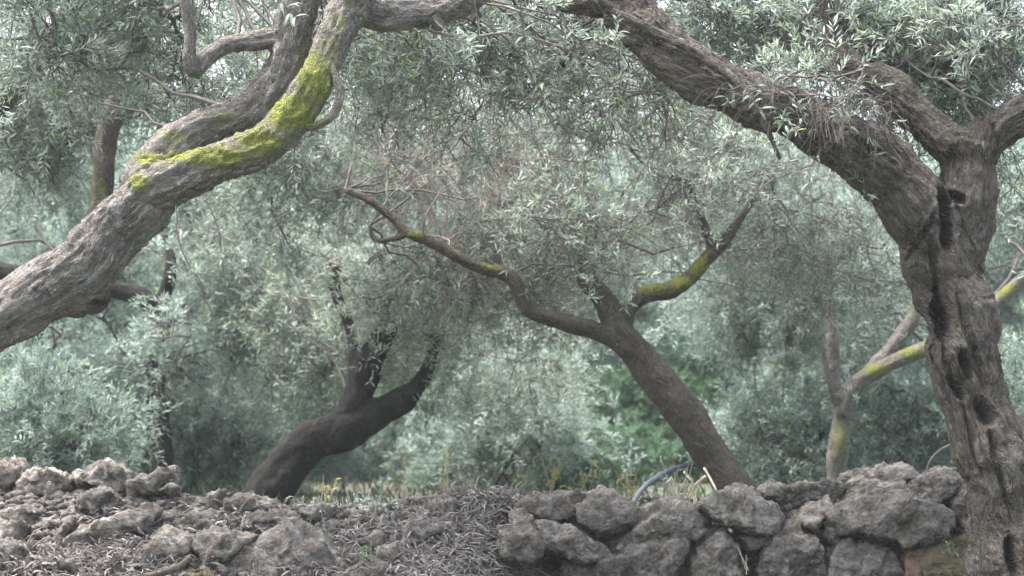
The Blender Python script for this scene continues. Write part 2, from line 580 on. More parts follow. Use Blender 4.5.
    for x, y, hw, hl, tilt, dep in hollows:
        a = math.radians(tilt)
        dx, dy = px[:, 0] - x, px[:, 1] - y
        u = (dx * math.cos(a) - dy * math.sin(a)) / hw
        w = (dx * math.sin(a) + dy * math.cos(a)) / hl
        q = np.sqrt(u * u + w * w) * (1 + 0.3 * fbm(co * 18, 3, seed + 9))
        front = smooth(-0.1, -0.45, no[:, 1])
        new += front[:, None] * np.array([0, 1, 0]) * (dep * (1 - smooth(0.5, 1.08, q)))[:, None]
        new -= front[:, None] * np.array([0, 1, 0]) * (0.012 * np.exp(-((q - 1.4) / 0.4) ** 2))[:, None]
    # normals of the whole skin, so that the cut between parts does not show
    a, b, c, d = (new[quads[:, k]] for k in range(4))
    fn = np.cross(c - a, d - b)
    vn = np.zeros_like(new)
    for k in range(4):
        np.add.at(vn, quads[:, k], fn)
    vn = norm(vn)
    fl = np.median(lid[near][quads], axis=1).astype(int)
    for _ in range(2):      # a part is one piece: stray islands go to the limb they lie on
        moved = False
        for li in range(len(limbs)):
            fi = np.nonzero(fl == li)[0]
            if not len(fi):
                continue
            used, inv = np.unique(quads[fi], return_inverse=True)
            inv = inv.reshape(-1, 4)
            vc = np.arange(len(used))
            while True:
                old = vc.copy()
                np.minimum.at(vc, inv.ravel(), np.repeat(vc[inv].min(1), 4))
                vc = vc[vc]
                if (vc == old).all():
                    break
            fc = vc[inv[:, 0]]
            ids, cn = np.unique(fc, return_counts=True)
            for k in ids[cn < cn.max()]:
                bad = fi[fc == k]
                touch = np.isin(quads, np.unique(quads[bad])).any(1) & (fl != li)
                if touch.any():
                    fl[bad] = np.bincount(fl[touch]).argmax()
                    moved = True
        if not moved:
            break
    for li, (nm, _) in enumerate(limbs):
        f = quads[fl == li]
        if not len(f):
            continue
        used, inv = np.unique(f, return_inverse=True)
        m_ = np_mesh(nm, new[used], [inv.reshape(-1, 4)], mat, True, None, {'bark': bark[used], 'moss': mo[used]})
        m_.normals_split_custom_set_from_vertices([tuple(x) for x in vn[used]])
        add(nm, m_, parent)
    return cen, lid


# ------------------------------------------------------------------ twigs and leaves
def leaves(org, dirs, nrm, ln, wd, detailed, curl=0.25):
    side = norm(np.cross(dirs, nrm))
    up = np.cross(side, dirs)
    ln, wd = ln[:, None], wd[:, None]
    if detailed:
        a = org + dirs * ln * 0.32 + up * ln * 0.05
        c = org + dirs * ln * 0.70 + up * ln * 0.03
        tip = org + dirs * ln - up * ln * curl * 0.4
        fold = up * wd * 0.22
        v = np.stack([org, a - side * wd * 0.46 + fold, a + side * wd * 0.46 + fold, c - side * wd * 0.40 + fold, c + side * wd * 0.40 + fold, tip], 1).reshape(-1, 3)
        b = (np.arange(len(org)) * 6)[:, None]
        tri = np.concatenate([b + [0, 2, 1], b + [3, 4, 5]], 1).reshape(-1, 3)
        quad = b + [1, 2, 4, 3]
        return v, tri, quad
    mid = org + dirs * ln * 0.48 + up * wd * 0.25
    v = np.stack([org, mid - side * wd * 0.5, org + dirs * ln - up * ln * curl * 0.25, mid + side * wd * 0.5], 1).reshape(-1, 3)
    b = (np.arange(len(org)) * 4)[:, None]
    tri = np.concatenate([b + [0, 1, 2], b + [0, 2, 3]], 1).reshape(-1, 3)
    return v, tri, None


def along(paths, idx, t):
    K = paths.shape[1]
    f = t * (K - 1)
    i = np.minimum(f.astype(int), K - 2)
    w = (f - i)[:, None]
    a, b = paths[idx, i], paths[idx, i + 1]
    return a * (1 - w) + b * w, norm(b - a)


def ball(rng, n):
    return norm(rng.normal(size=(n, 3)))


def crown(parent, wood_pts, vols, n_main, n_sub, n_spr, n_leaf, leaf_len, seed, leaf_mat=None, detailed=False,
          droop=0.35, leafless=0.15, r_main=0.011, twig_mat=None, sub_len=(0.2, 0.5), light=0.0, width=0.19, shell=2.6, r_sub=None, rise=0.3, tips=None, stems=True, sprig_len=(0.07, 0.2)):
    """vols: (px, py, d, rx, ry, rz, weight) in metres. Adds the parts twigs and crown under the tree."""
    rng = np.random.default_rng(seed)
    c = np.array([P(*v[:3]) for v in vols]); r = np.array([v[3:6] for v in vols])
    w = np.array([v[6] for v in vols], float); w /= w.sum()
    vi = rng.choice(len(vols), n_main, p=w)
    tgt = c[vi] + r[vi] * ball(rng, n_main) * (rng.random((n_main, 1)) ** (1 / shell))
    # boughs first, so that the twigs spring from all over the crown and not from the limb ends
    nb = max(8, n_main // 9, 0 if tips is None else 4 * len(tips) + 8)
    bi = rng.choice(len(vols), nb, p=w)
    bt = c[bi] + r[bi] * 0.75 * ball(rng, nb) * (rng.random((nb, 1)) ** 0.5)
    db = np.argsort(np.linalg.norm(bt[:, None] - wood_pts[None], axis=2), axis=1)[:, :60]
    bs = wood_pts[db[np.arange(nb), (rng.random(nb) * db.shape[1]).astype(int)]]
    if tips is not None:
        for k, tp in enumerate(np.repeat(tips, 4, axis=0)):
            if k < nb - 2:
                cand = np.argsort(np.linalg.norm(bt[k:] - tp, axis=1))[:3]
                j = k + rng.choice(cand)
                bt[[k, j]] = bt[[j, k]]
                bs[k] = tp
    bl = np.linalg.norm(bt - bs, axis=1)[:, None]
    bm_ = (bs + bt) / 2 + np.array([0, 0, 0.1]) * bl + rng.normal(size=(nb, 3)) * bl * 0.2
    tb = np.linspace(0, 1, 14)[None, :, None]
    bough = (1 - tb) ** 2 * bs[:, None] + 2 * tb * (1 - tb) * bm_[:, None] + tb ** 2 * bt[:, None]
    bough[:, 1:] += np.cumsum(rng.normal(size=(nb, 13, 3)), 1) * (bl * 0.014)[:, None]
    br = r_main * 1.35 * (0.7 + 0.6 * rng.random((nb, 1))) * np.linspace(1, 0.35, 14)[None]
    wood_pts = bough[:, 3:].reshape(-1, 3)
    d = np.linalg.norm(tgt[:, None] - wood_pts[None], axis=2)
    near = np.argsort(d, axis=1)[:, :8]
    st = wood_pts[near[np.arange(n_main), (rng.random(n_main) * near.shape[1]).astype(int)]]
    K = 9
    t = np.linspace(0, 1, K)[None, :, None]
    ln = np.linalg.norm(tgt - st, axis=1)[:, None]
    mid = (st + tgt) / 2 + np.array([0, 0, 1]) * ln * 0.16 + rng.normal(size=(n_main, 3)) * ln * 0.22
    main = (1 - t) ** 2 * st[:, None] + 2 * t * (1 - t) * mid[:, None] + t ** 2 * tgt[:, None]
    main[:, 1:-1] += np.cumsum(rng.normal(size=(n_main, K - 2, 3)), 1) * (ln * 0.022)[:, None]
    mr = r_main * (0.7 + 0.6 * rng.random((n_main, 1))) * np.linspace(1, 0.3, K)[None]
    # side twigs
    ns = n_main * n_sub
    mi = np.repeat(np.arange(n_main), n_sub)
    s0, tg = along(main, mi, 0.06 + 0.94 * rng.random(ns) ** 0.8)
    dirs = norm(tg * 0.55 + ball(rng, ns) * 0.9 + np.array([0, 0, -0.1]))
    L = (sub_len[0] + (sub_len[1] - sub_len[0]) * rng.random(ns))[:, None, None]
    K2 = 6 if detailed else 4
    t2 = np.linspace(0, 1, K2)[None, :, None]
    sub = s0[:, None] + dirs[:, None] * L * t2 + np.array([0, 0, -1.0]) * droop * L * t2 ** 2 * rng.random((ns, 1, 1)) * 1.6
    sub[:, 1:] += np.cumsum(rng.normal(size=(ns, K2 - 1, 3)), 1) * L * (0.05 if detailed else 0.075)
    sr = (r_sub or r_main * 0.36) * (0.7 + 0.6 * rng.random((ns, 1))) * np.linspace(1, 0.35, K2)[None]
    # sprigs with leaves
    npz = ns * n_spr
    si = np.repeat(np.arange(ns), n_spr)
    keep = np.repeat(rng.random(ns) > leafless, n_spr)
    p0, tg = along(sub, si, 0.2 + 0.8 * rng.random(npz))
    dirs = norm(tg * 0.7 + ball(rng, npz) * 0.75 + np.array([0, 0, rise * 0.8]))
    L = (sprig_len[0] + (sprig_len[1] - sprig_len[0]) * rng.random(npz))[:, None, None]
    K3 = 3 if detailed else 2
    t3 = np.linspace(0, 1, K3)[None, :, None]
    spr = p0[:, None] + dirs[:, None] * L * t3 + np.array([0, 0, -1.0]) * droop * L * t3 ** 2 * 0.7
    zr = r_main * 0.17 * np.ones((npz, 1)) * np.linspace(1, 0.5, K3)[None]
    v1, q1 = tubes(main, mr, 5 if detailed else 3)
    v0, q0 = tubes(bough, br, 5 if detailed else 4)
    v1, q1 = np.vstack([v0, v1]), np.vstack([q0, q1 + len(v0)])
    v2, q2 = tubes(sub, sr, 3)
    v3, q3 = tubes(spr, np.maximum(zr, 0.0012), 3)
    add('twigs', np_mesh('twigs', np.vstack([v1, v2, v3] if stems else [v1, v2]), [np.vstack([q1, q2 + len(v1), q3 + len(v1) + len(v2)] if stems else [q1, q2 + len(v1)])], twig_mat or M_TWIG), parent, kind='stuff')
    ki = np.nonzero(keep)[0]
    nl = len(ki) * n_leaf
    li = np.repeat(ki, n_leaf)
    pos = np.tile((np.arange(n_leaf) // 2 + 0.6) / (n_leaf / 2), len(ki)).clip(0.1, 1)
    o, tg = along(spr, li, pos)
    alt = np.tile(np.where(np.arange(n_leaf) % 2, 1.0, -1.0), len(ki))
    sd = norm(np.cross(tg, ball(rng, nl)))
    # opposite pairs: reuse the partner's side vector, mirrored
    sd = np.where(alt[:, None] > 0, -np.roll(sd, 1, axis=0), sd)
    ld = norm(tg * (0.5 + 0.7 * pos[:, None]) + sd * 0.9 + rng.normal(size=(nl, 3)) * 0.18 + np.array([0, 0, rise]))
    nrm = norm(np.array([0, 0, 0.7]) + rng.normal(size=(nl, 3)) * 0.6)
    ll = leaf_len * (0.6 + 0.6 * rng.random(nl))
    v, tri, quad = leaves(o, ld, nrm, ll, ll * width * (0.8 + 0.4 * rng.random(nl)), detailed)
    sprt = rng.random(npz)[li]
    tint = np.clip(0.45 * sprt + 0.55 * rng.random(nl) + light + 0.18 * fbm(o * 1.7, 2, seed), 0.0, 0.9)
    tint = np.where(rng.random(nl) < 0.015, 1.0, tint)
    if quad is None:
        me = np_mesh('crown', v, [tri], leaf_mat or M_LEAF, False, {'tint': np.repeat(tint, 2)})
    else:
        me = np_mesh('crown', v, [tri, quad], leaf_mat or M_LEAF, False, {'tint': np.concatenate([np.repeat(tint, 2), tint])})
    add('crown', me, parent, kind='stuff')


def limb_tips(cen, lid, which):
    return np.array([cen[lid == k][-1] for k in which])


# ------------------------------------------------------------------ ground
def ground_z(x, y):
    z = 0.3 + 0.7 * smooth(10.9, 11.4, y)
    z = z + np.maximum(0, y - 24) * 0.045 + np.maximum(0, y - 45) * 0.16
    p = np.stack([x * 0.6, y * 0.6, x * 0], 1)
    return z + 0.07 * fbm(p, 3, 5)


xs = np.concatenate([np.linspace(-120, -9, 24)[:-1], np.linspace(-9, 9, 70), np.linspace(9, 120, 24)[1:]])
ys = np.concatenate([np.linspace(-60, 6, 20)[:-1], np.linspace(6, 22, 70)[:-1], np.linspace(22, 140, 60)])
gx, gy = np.meshgrid(xs, ys)
gz = ground_z(gx.ravel(), gy.ravel())
nx_, ny_ = len(xs), len(ys)
ii, jj = np.meshgrid(np.arange(nx_ - 1), np.arange(ny_ - 1))
i0 = (jj * nx_ + ii).ravel()
add('ground', np_mesh('ground', np.stack([gx.ravel(), gy.ravel(), gz], 1), [np.stack([i0, i0 + 1, i0 + nx_ + 1, i0 + nx_], 1)], M_GROUND, True), kind='structure')


def gz1(x, y):
    return float(ground_z(np.array([x]), np.array([y]))[0])


# ------------------------------------------------------------------ near trees
# left: mossy limb that crosses the upper left corner
base = P(-190, 690, 9.3)
tree_a = thing('olive_tree', 'olive tree leaning in from the left edge with bright moss along its forked limb', 'tree', group='olive trees in the grove')
wa, wla = wood(tree_a, [
    ('trunk', [(-195, 720, 9.3, 80), (-188, 640, 9.3, 62), (-165, 520, 9.25, 52), (-110, 408, 9.2, 40), (-40, 342, 9.2, 34), (40, 293, 9.2, 30), (95, 252, 9.2, 28), (135, 211, 9.2, 27), (160, 182, 9.2, 25)]),
    ('limb', [(150, 195, 9.16, 22), (182, 178, 9.1, 21), (215, 165, 9.05, 19), (245, 155, 9.0, 18), (272, 140, 9.0, 18), (295, 115, 9.0, 19), (312, 82, 9.0, 17), (330, 50, 9.05, 16), (346, 18, 9.1, 17), (362, -20, 9.1, 18), (372, -70, 9.2, 16)]),
    ('limb', [(140, 195, 9.25, 23), (172, 150, 9.32, 20), (208, 126, 9.38, 19), (246, 112, 9.42, 19), (272, 88, 9.42, 19), (286, 55, 9.42, 18), (298, 15, 9.42, 18), (310, -30, 9.42, 16), (318, -80, 9.4, 14)]),
    ('branch', [(282, 38, 9.42, 10), (250, 41, 9.4, 10), (225, 46, 9.36, 8.5), (205, 60, 9.33, 8.5), (193, 73, 9.3, 8), (189, 60, 9.28, 6.5), (190, 30, 9.27, 6), (186, 5, 9.25, 5.5), (178, -40, 9.2, 4)]),
    ('branch', [(352, 8, 9.15, 17), (378, 16, 9.25, 15), (402, 14, 9.3, 14), (428, 13, 9.35, 14), (452, 6, 9.4, 13), (482, -12, 9.45, 12), (520, -40, 9.5, 10)]),
    ('stub', [(424, 10, 9.35, 12), (434, 20, 9.33, 9), (441, 29, 9.32, 4.5)]),
    ('twig', [(300, 128, 9.0, 5), (318, 126, 8.97, 4.2), (333, 115, 8.95, 4.2), (340, 98, 8.95, 4), (336, 80, 8.95, 3.4), (330, 62, 8.97, 2.8)]),
], M_BARK_LEFT, 0.0098, 11,
    moss=[(218, 157, 42, 13, 0.95), (262, 142, 34, 18, 0.9), (295, 115, 34, 24, 1.0), (316, 78, 20, 34, 1.0), (330, 46, 13, 26, 0.6), (340, 24, 12, 22, 0.55), (350, 5, 10, 16, 0.4), (150, 162, 16, 9, 0.95), (140, 184, 14, 10, 0.85), (178, 158, 22, 9, 0.9), (175, 138, 24, 10, 0.55), (225, 118, 34, 12, 0.5)],
    bark_amp=0.014, gnarl=0.026, steps=4)
crown(tree_a, wa[wla > 0], [(505, 70, 10.4, 1.0, 0.7, 0.45, 3), (380, 30, 10.0, 0.7, 0.6, 0.3, 2), (515, -5, 10.9, 0.6, 0.4, 0.22, 2), (400, 90, 11.2, 0.6, 0.4, 0.35, 0.7), (40, 0, 10.8, 0.6, 0.4, 0.35, 1.6), (340, 20, 11.4, 0.5, 0.4, 0.4, 1.4), (620, 70, 11.3, 0.6, 0.4, 0.4, 0.8), (110, -50, 10.2, 0.8, 0.4, 0.3, 2), (270, -80, 10.3, 0.7, 0.4, 0.3, 1.4), (50, 40, 10.4, 0.5, 0.4, 0.35, 1.4), (190, 40, 10.8, 0.5, 0.25, 0.4, 1.2)],
      165, 7, 5, 11, 0.062, 21, r_main=0.008, r_sub=0.0034, light=0.08, droop=0.15)

crown(tree_a, wa[wla > 0], [(520, 110, 11.4, 0.9, 0.4, 0.45, 2), (620, 90, 11.0, 0.5, 0.3, 0.4, 1), (400, 100, 11.2, 0.5, 0.3, 0.4, 1)], 45, 8, 2, 6, 0.06, 121, leafless=0.85, r_main=0.006, r_sub=0.003, droop=0.3, sub_len=(0.2, 0.55), twig_mat=M_TWIG_DEAD)

# right: hollowed trunk with the long limb arching left
tree_b = thing('olive_tree', 'olive tree at the right edge with hollows in its furrowed forked trunk', 'tree', group='olive trees in the grove')
wb, wlb = wood(tree_b, [
    ('trunk', [(1036, 720, 9.9, 92), (1030, 640, 9.9, 74), (1022, 576, 9.9, 54), (1010, 513, 9.9, 40), (987, 430, 9.92, 34), (965, 348, 9.96, 34), (951, 300, 9.98, 36), (943, 262, 10.0, 36), (936, 235, 10.0, 31)]),
    ('limb', [(950, 280, 9.99, 22), (922, 216, 9.94, 33), (890, 180, 9.9, 32), (852, 150, 9.86, 28), (815, 128, 9.84, 26), (775, 106, 9.82, 24), (738, 92, 9.84, 23), (700, 78, 9.86, 25), (666, 58, 9.9, 26), (640, 30, 9.95, 26), (622, 2, 10.0, 25), (600, -40, 10.1, 22), (560, -90, 10.2, 18)]),
    ('limb', [(954, 285, 10.02, 22), (962, 225, 10.03, 26), (966, 190, 10.02, 27), (970, 160, 10.0, 27), (976, 142, 10.0, 24)]),
    ('branch', [(974, 150, 10.0, 22), (1000, 124, 9.98, 19), (1030, 110, 9.97, 18), (1070, 90, 9.95, 16), (1120, 40, 9.95, 13)]),
    ('branch', [(972, 152, 10.02, 22), (945, 140, 10.02, 19), (922, 118, 10.05, 18), (900, 96, 10.08, 17), (872, 80, 10.12, 14), (845, 62, 10.16, 10), (830, 20, 10.2, 7), (815, -40, 10.2, 5)]),
    ('branch', [(628, 6, 10.05, 14), (595, 4, 10.15, 11), (562, 3, 10.2, 9), (530, -4, 10.25, 7), (500, -20, 10.3, 6)]),
    ('branch', [(620, 14, 9.8, 5), (652, 30, 9.75, 5.5), (690, 48, 9.7, 5.5), (722, 70, 9.66, 5), (745, 92, 9.62, 4.2), (765, 125, 9.6, 3.5), (780, 160, 9.6, 2.6)]),
], M_BARK_NEAR, 0.0095, 12,
hollows=[(943, 318, 12, 36, 14, 0.28), (928, 352, 8.5, 19, 14, 0.18), (966, 364, 5.5, 16, 18, 0.16), (956, 388, 6, 14, 25, 0.15), (984, 413, 7.5, 18, 30, 0.18), (946, 222, 8, 36, 4, 0.22), (957, 198, 12, 5, -15, 0.07), (1012, 556, 8, 26, 8, 0.16), (921, 240, 4, 30, -26, 0.05), (936, 272, 4, 40, 12, 0.05), (972, 350, 4, 60, 16, 0.045), (950, 362, 4, 45, 16, 0.05), (1000, 470, 5, 60, 14, 0.045), (972, 440, 4, 40, 18, 0.04), (872, 150, 30, 4, -35, 0.03)],
    bark_amp=0.016, gnarl=0.03, steps=3, flute=0.05)
crown(tree_b, wb[wlb > 0], [(860, 10, 10.6, 0.85, 0.4, 0.28, 3), (985, 40, 10.6, 0.4, 0.4, 0.28, 2), (740, -5, 10.8, 0.8, 0.4, 0.33, 2.4), (930, 70, 11.0, 0.5, 0.4, 0.3, 1.6), (840, 60, 11.2, 0.6, 0.4, 0.3, 1.4), (850, 70, 9.9, 0.3, 0.1, 0.08, 0.5), (1000, 30, 10.0, 0.3, 0.2, 0.15, 0.5), (1010, 190, 11.4, 0.2, 0.2, 0.3, 0.4)],
      165, 7, 5, 11, 0.06, 22, r_main=0.008, r_sub=0.0034, light=0.04, leafless=0.25, droop=0.15)



def sprig(parent, pts, n, ll, seed, spread=0.06, start=0.45, light=-0.12):
    """one leafy shoot whose leaves can be told apart; n leaves in pairs towards its end"""
    rng = np.random.default_rng(seed)
    path = catmull(np.array([P(*p) for p in pts]), 0.02)
    path = path + np.cumsum(rng.normal(size=path.shape), 0) * 0.0012
    K = len(path)
    v, q = tubes(path[None], np.linspace(0.004, 0.0015, K)[None], 4)
    sp = add('shoot', np_mesh('shoot', v, [q], M_TWIG), parent)
    t = start + (1 - start) * (np.arange(n) // 2 + 0.5) / (n / 2)
    o, tg = along(path[None], np.zeros(n, int), np.clip(t, 0, 1))
    ld = norm(tg * 0.5 + norm(np.cross(tg, ball(rng, n))) * 0.9)
    l = ll * rng.uniform(0.7, 1.15, n)
    for i in range(n):
        vv, tri, quad = leaves(o[i:i + 1], ld[i:i + 1], norm(np.array([[0, -0.3, 1.0]]) + 0.6 * ball(rng, 1)), l[i:i + 1], l[i:i + 1] * 0.2, True)
        tt = np.clip(light + 0.3 + 0.45 * rng.random(), 0, 0.96)
        add('leaf', np_mesh('leaf', vv, [tri, quad], M_LEAF, False, {'tint': np.full(3, tt)}), sp)


sprig(tree_a, [(176, 205, 9.0), (180, 240, 8.95), (192, 265, 8.95), (204, 285, 8.95), (206, 310, 8.95)], 20, 0.062, 301, start=0.4)
sprig(tree_a, [(206, 200, 9.0), (218, 230, 8.95), (222, 262, 8.95), (228, 290, 8.95)], 18, 0.062, 302, start=0.35)
sprig(tree_a, [(204, 285, 8.95), (196, 300, 8.93), (186, 308, 8.92)], 8, 0.058, 303, start=0.2)
sprig(tree_a, [(206, 300, 8.95), (212, 316, 8.93), (204, 328, 8.92)], 10, 0.058, 304, start=0.2)
sprig(tree_a, [(225, 200, 9.0), (240, 215, 8.95), (250, 235, 8.95), (255, 250, 8.95)], 14, 0.058, 305, start=0.3)
sprig(tree_a, [(-10, 90, 8.6), (2, 78, 8.6), (12, 66, 8.6), (18, 45, 8.6)], 8, 0.075, 306, start=0.5)
sprig(tree_a, [(250, -30, 8.7), (270, -10, 8.7), (285, 8, 8.7), (295, 18, 8.7)], 10, 0.075, 307, start=0.5)
sprig(tree_a, [(470, -20, 9.3), (478, 30, 9.3), (470, 70, 9.3), (462, 100, 9.3)], 14, 0.075, 308, start=0.3)
sprig(tree_a, [(520, -20, 9.4), (525, 40, 9.4), (540, 80, 9.4), (548, 100, 9.4)], 14, 0.075, 309, start=0.3)
sprig(tree_b, [(738, 70, 9.6), (750, 95, 9.55), (765, 115, 9.5), (790, 130, 9.5)], 14, 0.085, 310, start=0.2)
crown(tree_b, wb[wlb == 1], [(840, 100, 9.55, 0.32, 0.06, 0.08, 2), (760, 80, 9.55, 0.25, 0.05, 0.08, 0.7)], 22, 5, 2, 6, 0.06, 29, detailed=True, leafless=0.8, droop=0.7, r_main=0.006, sub_len=(0.1, 0.28))

# ------------------------------------------------------------------ trees behind the wall
tree_c = thing('olive_tree', 'slender olive tree leaning left behind the wall with a long bare mossy-spotted branch', 'tree', group='olive trees in the grove')
wc, wlc = wood(tree_c, [
    ('trunk', [(762, 530, 13.0, 26), (733, 488, 13.0, 20), (708, 448, 13.0, 18.5), (682, 408, 13.0, 18), (657, 376, 13.0, 17.5), (634, 350, 13.0, 16), (618, 332, 13.0, 14), (608, 305, 13.1, 11), (590, 275, 13.2, 8), (578, 240, 13.3, 6)]),
    ('limb', [(634, 350, 12.97, 11.2), (600, 333, 12.93, 9.9), (570, 325, 12.9, 9.5), (546, 318, 12.88, 8.2), (528, 309, 12.87, 7.7), (519, 289, 12.86, 7.3), (508, 275, 12.86, 6.9), (486, 269, 12.85, 6.5), (458, 258, 12.82, 6.0), (432, 243, 12.8, 6.0), (408, 233, 12.78, 5.6), (392, 218, 12.78, 4.3), (370, 200, 12.78, 4.3), (345, 190, 12.8, 3.4)]),
    ('twig', [(408, 234, 12.78, 3.9), (390, 240, 12.76, 3.4), (375, 240, 12.75, 2.8), (369, 226, 12.75, 2.1)]),
    ('limb', [(622, 335, 13.02, 10.3), (630, 308, 13.03, 8.6), (650, 294, 13.05, 9.0), (672, 291, 13.06, 9.5), (690, 280, 13.08, 9.0), (706, 260, 13.1, 7.7), (722, 244, 13.12, 6.0), (738, 222, 13.15, 4.3), (760, 190, 13.2, 3.0)]),
    ('branch', [(714, 252, 13.11, 5.2), (704, 225, 13.1, 4.7), (694, 200, 13.1, 4.0), (686, 181, 13.1, 3.6), (660, 176, 13.1, 2.6), (640, 160, 13.1, 2.1), (628, 145, 13.1, 1.5)]),
    ('branch', [(592, 292, 13.1, 6.0), (584, 280, 13.05, 6.9), (580, 268, 13.05, 5.2), (592, 250, 13.05, 3.4), (598, 220, 13.1, 2.6)]),
], M_BARK_MID, 0.014, 13,
    moss=[(488, 267, 18, 7, 0.6), (414, 235, 18, 7, 0.6), (450, 252, 30, 8, 0.35), (650, 287, 28, 8, 0.8), (680, 282, 20, 10, 0.85), (698, 264, 16, 16, 0.85), (585, 280, 10, 14, 0.6), (610, 325, 10, 8, 0.3)],
    bark_amp=0.006, gnarl=0.018, steps=5)
crown(tree_c, wc[wlc > 0], [(560, 150, 14.5, 2.1, 1.2, 1.05, 6), (430, 170, 14.4, 1.1, 1.1, 0.75, 2.2), (740, 170, 14.9, 1.2, 1.2, 0.9, 2.3), (510, 290, 14.4, 1.0, 0.9, 0.4, 1.8), (810, 250, 14.9, 0.8, 0.9, 0.75, 1.6), (640, 60, 13.8, 1.4, 1.0, 0.5, 2), (715, 180, 12.9, 0.45, 0.3, 0.3, 0.35), (590, 225, 12.9, 0.35, 0.25, 0.25, 0.5)],
      270, 12, 4, 10, 0.06, 23, tips=limb_tips(wc, wlc, [0, 1, 2, 3, 4, 5]), light=0.08, leafless=0.45, r_main=0.0055, droop=0.25, r_sub=0.003)
crown(tree_c, wc[wlc > 0], [(540, 240, 13.5, 1.5, 0.45, 0.55, 3), (720, 190, 13.8, 0.9, 0.5, 0.6, 1.2), (480, 150, 13.2, 1.0, 0.5, 0.5, 2)], 60, 9, 3, 6, 0.055, 123, light=0.05, leafless=0.8, r_main=0.006, r_sub=0.0032, droop=0.3, sub_len=(0.2, 0.6), twig_mat=M_TWIG_DEAD)

tree_d = thing('olive_tree', 'dark-barked olive tree bending right from behind the rubble, its trunk forked', 'tree', group='olive trees in the grove')
wd_, wld = wood(tree_d, [
    ('trunk', [(235, 545, 15.0, 30), (262, 500, 15.0, 24), (285, 468, 15.0, 22), (310, 446, 15.0, 20), (340, 432, 15.0, 18), (370, 418, 15.0, 16), (398, 403, 15.0, 13), (416, 388, 15.0, 8), (430, 362, 15.05, 6), (436, 325, 15.1, 5), (430, 290, 15.2, 4)]),
    ('limb', [(346, 432, 15.02, 15), (354, 405, 15.03, 15), (362, 378, 15.05, 15), (374, 352, 15.08, 13), (388, 325, 15.1, 10), (392, 290, 15.2, 7), (380, 250, 15.3, 5)]),
    ('branch', [(350, 408, 15.0, 5), (352, 340, 15.3, 5), (338, 300, 15.35, 5.5), (334, 280, 15.35, 5.5), (338, 265, 15.35, 4)]),
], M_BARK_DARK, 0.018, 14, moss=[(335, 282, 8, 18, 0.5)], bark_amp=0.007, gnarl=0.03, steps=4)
crown(tree_d, wd_[wld > 0], [(400, 330, 16.0, 1.5, 0.7, 0.65, 4), (310, 300, 16.8, 1.1, 0.6, 0.6, 3), (500, 380, 16.6, 0.9, 0.6, 0.6, 2.5), (320, 380, 16.6, 0.8, 0.5, 0.4, 1.5), (240, 230, 17.0, 0.9, 0.6, 0.6, 2), (395, 300, 15.0, 0.5, 0.35, 0.28, 1.1), (432, 345, 14.9, 0.3, 0.2, 0.25, 0.6), (335, 270, 15.1, 0.4, 0.3, 0.25, 0.6)],
      160, 9, 5, 10, 0.066, 24, stems=False, tips=limb_tips(wd_, wld, [0, 1, 2]), light=0.06, leafless=0.22, r_main=0.008, droop=0.3)

tree_e = thing('olive_tree', 'shadowy olive tree at far left with a low dark branch stretching to the edge', 'tree', group='olive trees in the grove')
we, wle = wood(tree_e, [
    ('trunk', [(172, 540, 16.6, 16), (164, 480, 16.6, 12), (160, 430, 16.6, 10), (157, 380, 16.6, 9.5), (159, 340, 16.6, 9), (162, 305, 16.6, 8), (170, 270, 16.6, 6), (166, 235, 16.7, 3)]),
    ('limb', [(160, 318, 16.6, 8), (140, 296, 16.55, 8.5), (100, 287, 16.5, 8.5), (60, 282, 16.45, 9), (20, 274, 16.4, 11), (-30, 266, 16.4, 10), (-90, 240, 16.4, 7)]),
    ('branch', [(30, 280, 16.45, 7), (38, 330, 16.55, 6), (36, 380, 16.6, 4)]),
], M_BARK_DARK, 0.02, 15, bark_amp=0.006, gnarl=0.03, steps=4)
crown(tree_e, we[wle > 0], [(80, 200, 18.0, 1.5, 0.8, 0.9, 3), (60, 390, 18.4, 1.4, 0.7, 0.7, 3), (180, 380, 18.4, 0.9, 0.7, 0.75, 2), (200, 150, 18.0, 1.2, 0.7, 0.8, 2.5), (20, 90, 17.6, 1.0, 0.7, 0.6, 1.6), (230, 330, 17.2, 0.6, 0.4, 0.5, 1.2), (158, 365, 16.1, 0.3, 0.2, 0.5, 0.45), (170, 250, 16.1, 0.35, 0.2, 0.35, 0.4)],
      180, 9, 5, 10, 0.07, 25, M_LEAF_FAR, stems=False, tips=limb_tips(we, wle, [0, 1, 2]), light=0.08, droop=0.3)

tree_g = thing('olive_tree', 'olive tree at upper left whose mossy limb rises behind the leaning trunk', 'tree', group='olive trees in the grove')
wg, wlg = wood(tree_g, [
    ('trunk', [(70, 560, 12.6, 18), (82, 480, 12.6, 14), (92, 400, 12.6, 13), (98, 300, 12.6, 13), (101, 230, 12.6, 12), (103, 180, 12.6, 12), (107, 140, 12.6, 12), (118, 100, 12.6, 9), (122, 50, 12.6, 6)][3:]),
    ('limb', [(-60, 150, 13.0, 14), (-10, 110, 13.0, 13), (20, 82, 13.0, 12), (45, 58, 13.0, 11), (62, 28, 13.0, 9), (80, -20, 13.0, 7)]),
    ('limb', [(98, 300, 12.6, 12), (40, 310, 13.4, 14), (-60, 330, 13.3, 18), (-120, 420, 13.3, 22), (-130, 540, 13.3, 26)]),
    ('limb', [(-90, 380, 13.3, 18), (-95, 250, 13.2, 16), (-70, 160, 13.0, 14)]),
], M_BARK_MID, 0.018, 16, moss=[(100, 195, 12, 28, 0.5), (105, 150, 12, 20, 0.3)], bark_amp=0.006, steps=4)
